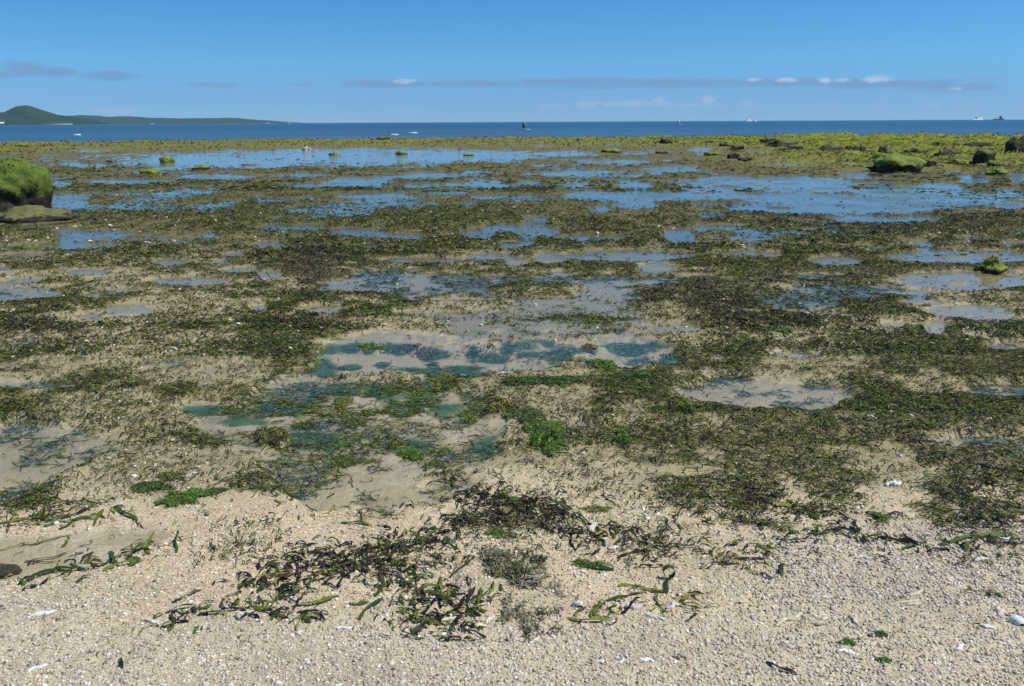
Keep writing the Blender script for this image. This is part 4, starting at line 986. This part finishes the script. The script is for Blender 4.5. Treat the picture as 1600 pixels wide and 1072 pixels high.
def boxes(lst):
    V, F = [], []
    for (x0, y0, z0, x1, y1, z1) in lst:
        b = len(V)
        V += [(x0, y0, z0), (x1, y0, z0), (x1, y1, z0), (x0, y1, z0), (x0, y0, z1), (x1, y0, z1), (x1, y1, z1), (x0, y1, z1)]
        F += [[b, b + 3, b + 2, b + 1], [b + 4, b + 5, b + 6, b + 7], [b, b + 1, b + 5, b + 4], [b + 1, b + 2, b + 6, b + 5], [b + 2, b + 3, b + 7, b + 6], [b + 3, b, b + 4, b + 7]]
    return np.array(V, float), np.array(F)
def house(px, py, wpx, hpx, D, label, gable=True):
    p = at_dist(px, py, D); s = D / FPX; w, h = wpx * s, hpx * s
    root = empty('building', (p.x, p.y, p.z), -math.atan2(p.x, p.y))
    tag(root, label, 'building', 'white buildings on the far shore')
    dp = max(8., min(w * .5, 24.)); h1 = h * .74
    V, F = boxes([(-w / 2, -dp / 2, -6, w / 2, dp / 2, h1)]); build('wall', V, F, M_WHITE, smooth=False, parent=root)
    if gable:
        e = .4
        V = np.array([(-w / 2 - e, -dp / 2 - e, h1), (w / 2 + e, -dp / 2 - e, h1), (w / 2 + e, dp / 2 + e, h1), (-w / 2 - e, dp / 2 + e, h1), (-w / 2 - e, 0, h), (w / 2 + e, 0, h)])
        build('roof', V, [np.array([[0, 1, 5, 4], [2, 3, 4, 5]]), np.array([[1, 2, 5], [3, 0, 4]])], M_ROOF, smooth=False, parent=root)
    else:
        V, F = boxes([(-w / 2 - .3, -dp / 2 - .3, h1, w / 2 + .3, dp / 2 + .3, h)]); build('roof', V, F, M_ROOF, smooth=False, parent=root)
    n = max(2, int(w / 7))
    for k in range(min(n, 9)):
        x = -w / 2 + (k + .5) * w / min(n, 9)
        V, F = boxes([(x - 1, -dp / 2 - .12, h1 * .4, x + 1, -dp / 2 + .1, h1 * .75)]); build('window', V, F, M_GLASS, smooth=False, parent=root)
for a in [(98, 198.0, 24, 3.6, 2960, 'long white hall by the shore under the wooded hill', False), (79, 197.5, 12, 2.2, 2980, 'low pale annex beside the long white hall', False), (33, 194.5, 5, 3.0, 3020, 'small white house on the hill foot', True),
          (2, 194.5, 7, 3.0, 3010, 'white house at the very end of the shore', True), (26, 201.0, 8, 2.2, 2930, 'low white shed at the water under the small house', True), (18, 200.8, 4, 2.0, 2930, 'tiny white hut beside the low shed', True),
          (170, 198.2, 3, 2.0, 5480, 'tiny white house on the low shore past the hall', True), (238, 196.4, 4, 3.2, 5480, 'lone white tower block on the low far shore', False), (418, 194.0, 5, 1.8, 5500, 'white building near the tip of the headland', True),
          (452, 193.6, 4, 1.4, 5520, 'last pale building at the tip of the headland', True)]:
    house(*a)

# ------------------------------------------------------------------ ships and surfers
def hull(L, B, H, mat, parent, name='hull', bow=.28, sheer=.35):
    t = np.linspace(0, 1, 25); hb = B / 2 * np.clip(np.minimum(1, (1 - t) / bow), .0, 1) ** .55 * (0.75 + .25 * np.minimum(1, t / .12))
    x = (t - .5) * L; top = H * (1 + sheer * np.clip((t - .6) / .4, 0, 1) ** 2)
    ringz = [(-.35 * H, .55), (0, .8), (None, 1.0)]
    V = []
    for z, k in ringz:
        for sgn in (-1, 1):
            V.append(np.stack([x + (0 if z is not None else .02 * L * (t > .9)), sgn * hb * k, top if z is None else np.full_like(t, z)], -1))
    n = 25; V = np.concatenate(V); f = []
    def quad(a, b, flip=False):
        for i in range(n - 1):
            q = [a * n + i, a * n + i + 1, b * n + i + 1, b * n + i]
            f.append(q[::-1] if flip else q)
    quad(0, 2); quad(2, 4); quad(1, 3, True); quad(3, 5, True); quad(4, 5); quad(0, 1, True)
    f.append([0, 2 * n, 3 * n, n]); f.append([2 * n, 4 * n, 5 * n, 3 * n])
    return build(name, V, np.array(f), mat, smooth=False, parent=parent)
def ship(px, py, Lpx, D, label, kind, heading):
    p = at_dist(px, py, D); s = D / FPX; L = Lpx * s
    root = empty('ship', (p.x, p.y, -.3), heading); tag(root, label, 'ship', None)
    H = L * (.10 if kind == 'cargo' else .12); B = L * .18
    hull(L, B, H, M_NAVY if kind == 'cargo' else M_WHITE, root)
    if kind == 'ferry':
        V, F = boxes([(-.46 * L, -B * .42, H, .30 * L, B * .42, H + .10 * L), (-.42 * L, -B * .36, H + .10 * L, .22 * L, B * .36, H + .19 * L)]); build('superstructure', V, F, M_WHITE, smooth=False, parent=root)
        V, F = boxes([(.08 * L, -B * .3, H + .19 * L, .2 * L, B * .3, H + .25 * L)]); build('bridge', V, F, M_WHITE, smooth=False, parent=root)
        V, F = boxes([(-.30 * L, -B * .14, H + .19 * L, -.20 * L, B * .14, H + .33 * L)]); build('funnel', V, F, M_GREYP, smooth=False, parent=root)
        V, F = boxes([(-.44 * L, -B * .43, H + .04 * L, .28 * L, B * .43, H + .06 * L)]); build('window_band', V, F, M_GLASS, smooth=False, parent=root)
    elif kind == 'cargo':
        V, F = boxes([(.06 * L, -B * .4, H, .26 * L, B * .4, H + .20 * L)]); build('superstructure', V, F, M_NAVY, smooth=False, parent=root)
        V, F = boxes([(.09 * L, -B * .15, H + .20 * L, .15 * L, B * .15, H + .30 * L)]); build('funnel', V, F, M_RED, smooth=False, parent=root)
        for k in (-.3, -.12): 
            V, F = boxes([(k * L - .006 * L, -.006 * L, H, k * L + .006 * L, .006 * L, H + .16 * L)]); build('mast', V, F, M_NAVY, smooth=False, parent=root)
        V, F = boxes([(-.38 * L, -B * .36, H, .02 * L, B * .36, H + .03 * L)]); build('hatch', V, F, M_GREYP, smooth=False, parent=root)
    else:
        V, F = boxes([(-.3 * L, -B * .4, H, .2 * L, B * .4, H + .22 * L)]); build('cabin', V, F, M_WHITE, smooth=False, parent=root)
        V, F = boxes([(-.1 * L, -B * .12, H + .22 * L, -.06 * L, B * .12, H + .5 * L)]); build('mast', V, F, M_WHITE, smooth=False, parent=root)
    return root
ship(1527, 190, 13, 2600, 'white passenger ship on the horizon beside the dark freighter', 'ferry', math.pi + .1)
ship(1560, 190, 15, 3000, 'dark freighter on the horizon at the end of the sea', 'cargo', .15)
ship(1170, 190, 8, 2600, 'low white motor boat on the horizon', 'boat', .2)
ship(1181, 191, 6, 1500, 'small white boat just off the low motor boat', 'boat', 1.0)
def skin_person(h, parent_loc, rz, pose):
    me = bpy.data.meshes.new('person')
    k = h / 1.75
    J = {'hip': (0, 0, .92), 'chest': (0, .04, 1.25), 'neck': (0, .05, 1.46), 'head': (0, .06, 1.56), 'crown': (0, .06, 1.68),
         'sl': (-.19, .04, 1.38), 'el': (-.26, .25, 1.22), 'wl': (-.22, .46, 1.32), 'sr': (.19, .04, 1.38), 'er': (.26, .25, 1.22), 'wr': (.22, .46, 1.32),
         'hl': (-.1, 0, .88), 'kl': (-.2, .08, .48), 'al': (-.24, 0, .07), 'tl': (-.26, .16, .04), 'hr': (.1, 0, .88), 'kr': (.2, .08, .48), 'ar': (.24, 0, .07), 'tr': (.26, .16, .04)}
    rad = {'hip': .15, 'chest': .16, 'neck': .06, 'head': .095, 'crown': .075, 'sl': .065, 'el': .045, 'wl': .035, 'sr': .065, 'er': .045, 'wr': .035, 'hl': .09, 'kl': .06, 'al': .042, 'tl': .04, 'hr': .09, 'kr': .06, 'ar': .042, 'tr': .04}
    E = [('hip', 'chest'), ('chest', 'neck'), ('neck', 'head'), ('head', 'crown'), ('chest', 'sl'), ('sl', 'el'), ('el', 'wl'), ('chest', 'sr'), ('sr', 'er'), ('er', 'wr'), ('hip', 'hl'), ('hl', 'kl'), ('kl', 'al'), ('al', 'tl'), ('hip', 'hr'), ('hr', 'kr'), ('kr', 'ar'), ('ar', 'tr')]
    nm = list(J); me.from_pydata([tuple(c * k for c in J[n]) for n in nm], [(nm.index(a), nm.index(b)) for a, b in E], [])
    o = bpy.data.objects.new('person', me); COL.objects.link(o)
    md = o.modifiers.new('skin', 'SKIN'); o.modifiers.new('sub', 'SUBSURF').levels = 1
    sk = me.skin_vertices[0].data if me.skin_vertices else None
    if sk is None:
        me.attributes.update() if hasattr(me.attributes, 'update') else None
    if sk:
        for i, n in enumerate(nm): sk[i].radius = (rad[n] * k, rad[n] * k); sk[i].use_root = (n == 'hip')
    me.materials.append(M_NAVY)
    o.location = parent_loc; o.rotation_euler = (0, 0, rz)
    return o
def windsurfer(px, py, D, hsail, sailcol, lab, plab):
    p = at_dist(px, py, D)
    rz = random.uniform(-.3, .3)
    root = empty('sailboard', (p.x, p.y, -.25), rz); tag(root, lab, 'windsurfer', 'windsurfers offshore')
    hull(2.6, .62, .12, M_WHITE, root, name='board')
    t = np.linspace(0, 1, 12)
    mast = np.stack([.15 - .25 * t, 0 * t, .12 + hsail * t], -1); boom = np.stack([.15 - .25 * t - .42 * hsail * np.sin(np.pi * np.clip(t * 1.15 + .05, 0, 1)) ** .7, .12 * np.sin(np.pi * t), .3 + (hsail - .2) * t], -1)
    c = []
    for dy in (-.01, .01): c += [mast + [0, dy, 0], boom + [0, dy, 0]]
    V = np.concatenate(c); f = []
    for i in range(11):
        f += [[i, i + 1, 12 + i + 1, 12 + i], [24 + i, 36 + i, 36 + i + 1, 24 + i + 1], [12 + i, 13 + i, 37 + i, 36 + i], [i, 24 + i, 25 + i, i + 1]]
    build('sail', V, np.array(f), sailcol, smooth=False, parent=root)
    V, F = boxes([(-.03, -.03, 0, .03, .03, hsail + .1)])
    V[4:, 0] -= .25; V[:, 0] += .17; V[:, 2] += .1
    build('mast', V, F, M_GREYP, smooth=False, parent=root)
    q = Matrix.Rotation(rz, 3, 'Z') @ Vector((-.35, -.38, .12))
    o = skin_person(1.7, (p.x + q.x, p.y + q.y, -.25 + .12), rz + .2, None)
    tag(o, plab, 'person')
windsurfer(820, 201.5, 200, 1.45, M_NAVY, 'windsurf board with a small dark blue sail before the open horizon', 'person in dark wetsuit riding the board with the dark sail')
windsurfer(1062, 194.0, 430, 3.1, M_WHITE, 'windsurf board with a white sail standing above the horizon', 'person in dark wetsuit riding the board with the white sail')
# small breaking crests
M_FOAM = simple_mat("foam", (.62, .66, .68), .8, .2, .1, 2.)
for (px, py, w, D) in [(120, 209, 10, 165), (645, 206.5, 14, 150), (616, 209.5, 12, 130)]:
    p = at_dist(px, py, D); s = D / FPX; iv, jf = icosphere(4)
    v = iv * np.array([w * s * .5, .4, .13]) * (1 + .4 * noise3(iv, 2.5, int(px)) + .25 * noise3(iv, 7., 3))[:, None]
    o = build('wave_foam', v, jf, M_FOAM); o.location = (p.x, p.y, -.27); o['kind'] = 'stuff'; o['label'] = 'white foam of a small breaking wave'

# ------------------------------------------------------------------ air
def haze(dens):
    m, t, out = new_mat("haze")
    v = t.node('ShaderNodeVolumePrincipled', {'Color': (.50, .74, 1.0), 'Density': dens})
    t.l.new(v.outputs[0], out.inputs['Volume'])
    V, F = boxes([(-9000, -60, -5, 9000, 7300, 260)])
    o = build('haze', V, F, m, smooth=False); o['kind'] = 'stuff'
USE_HAZE = True
if USE_HAZE: haze(4.5e-5)
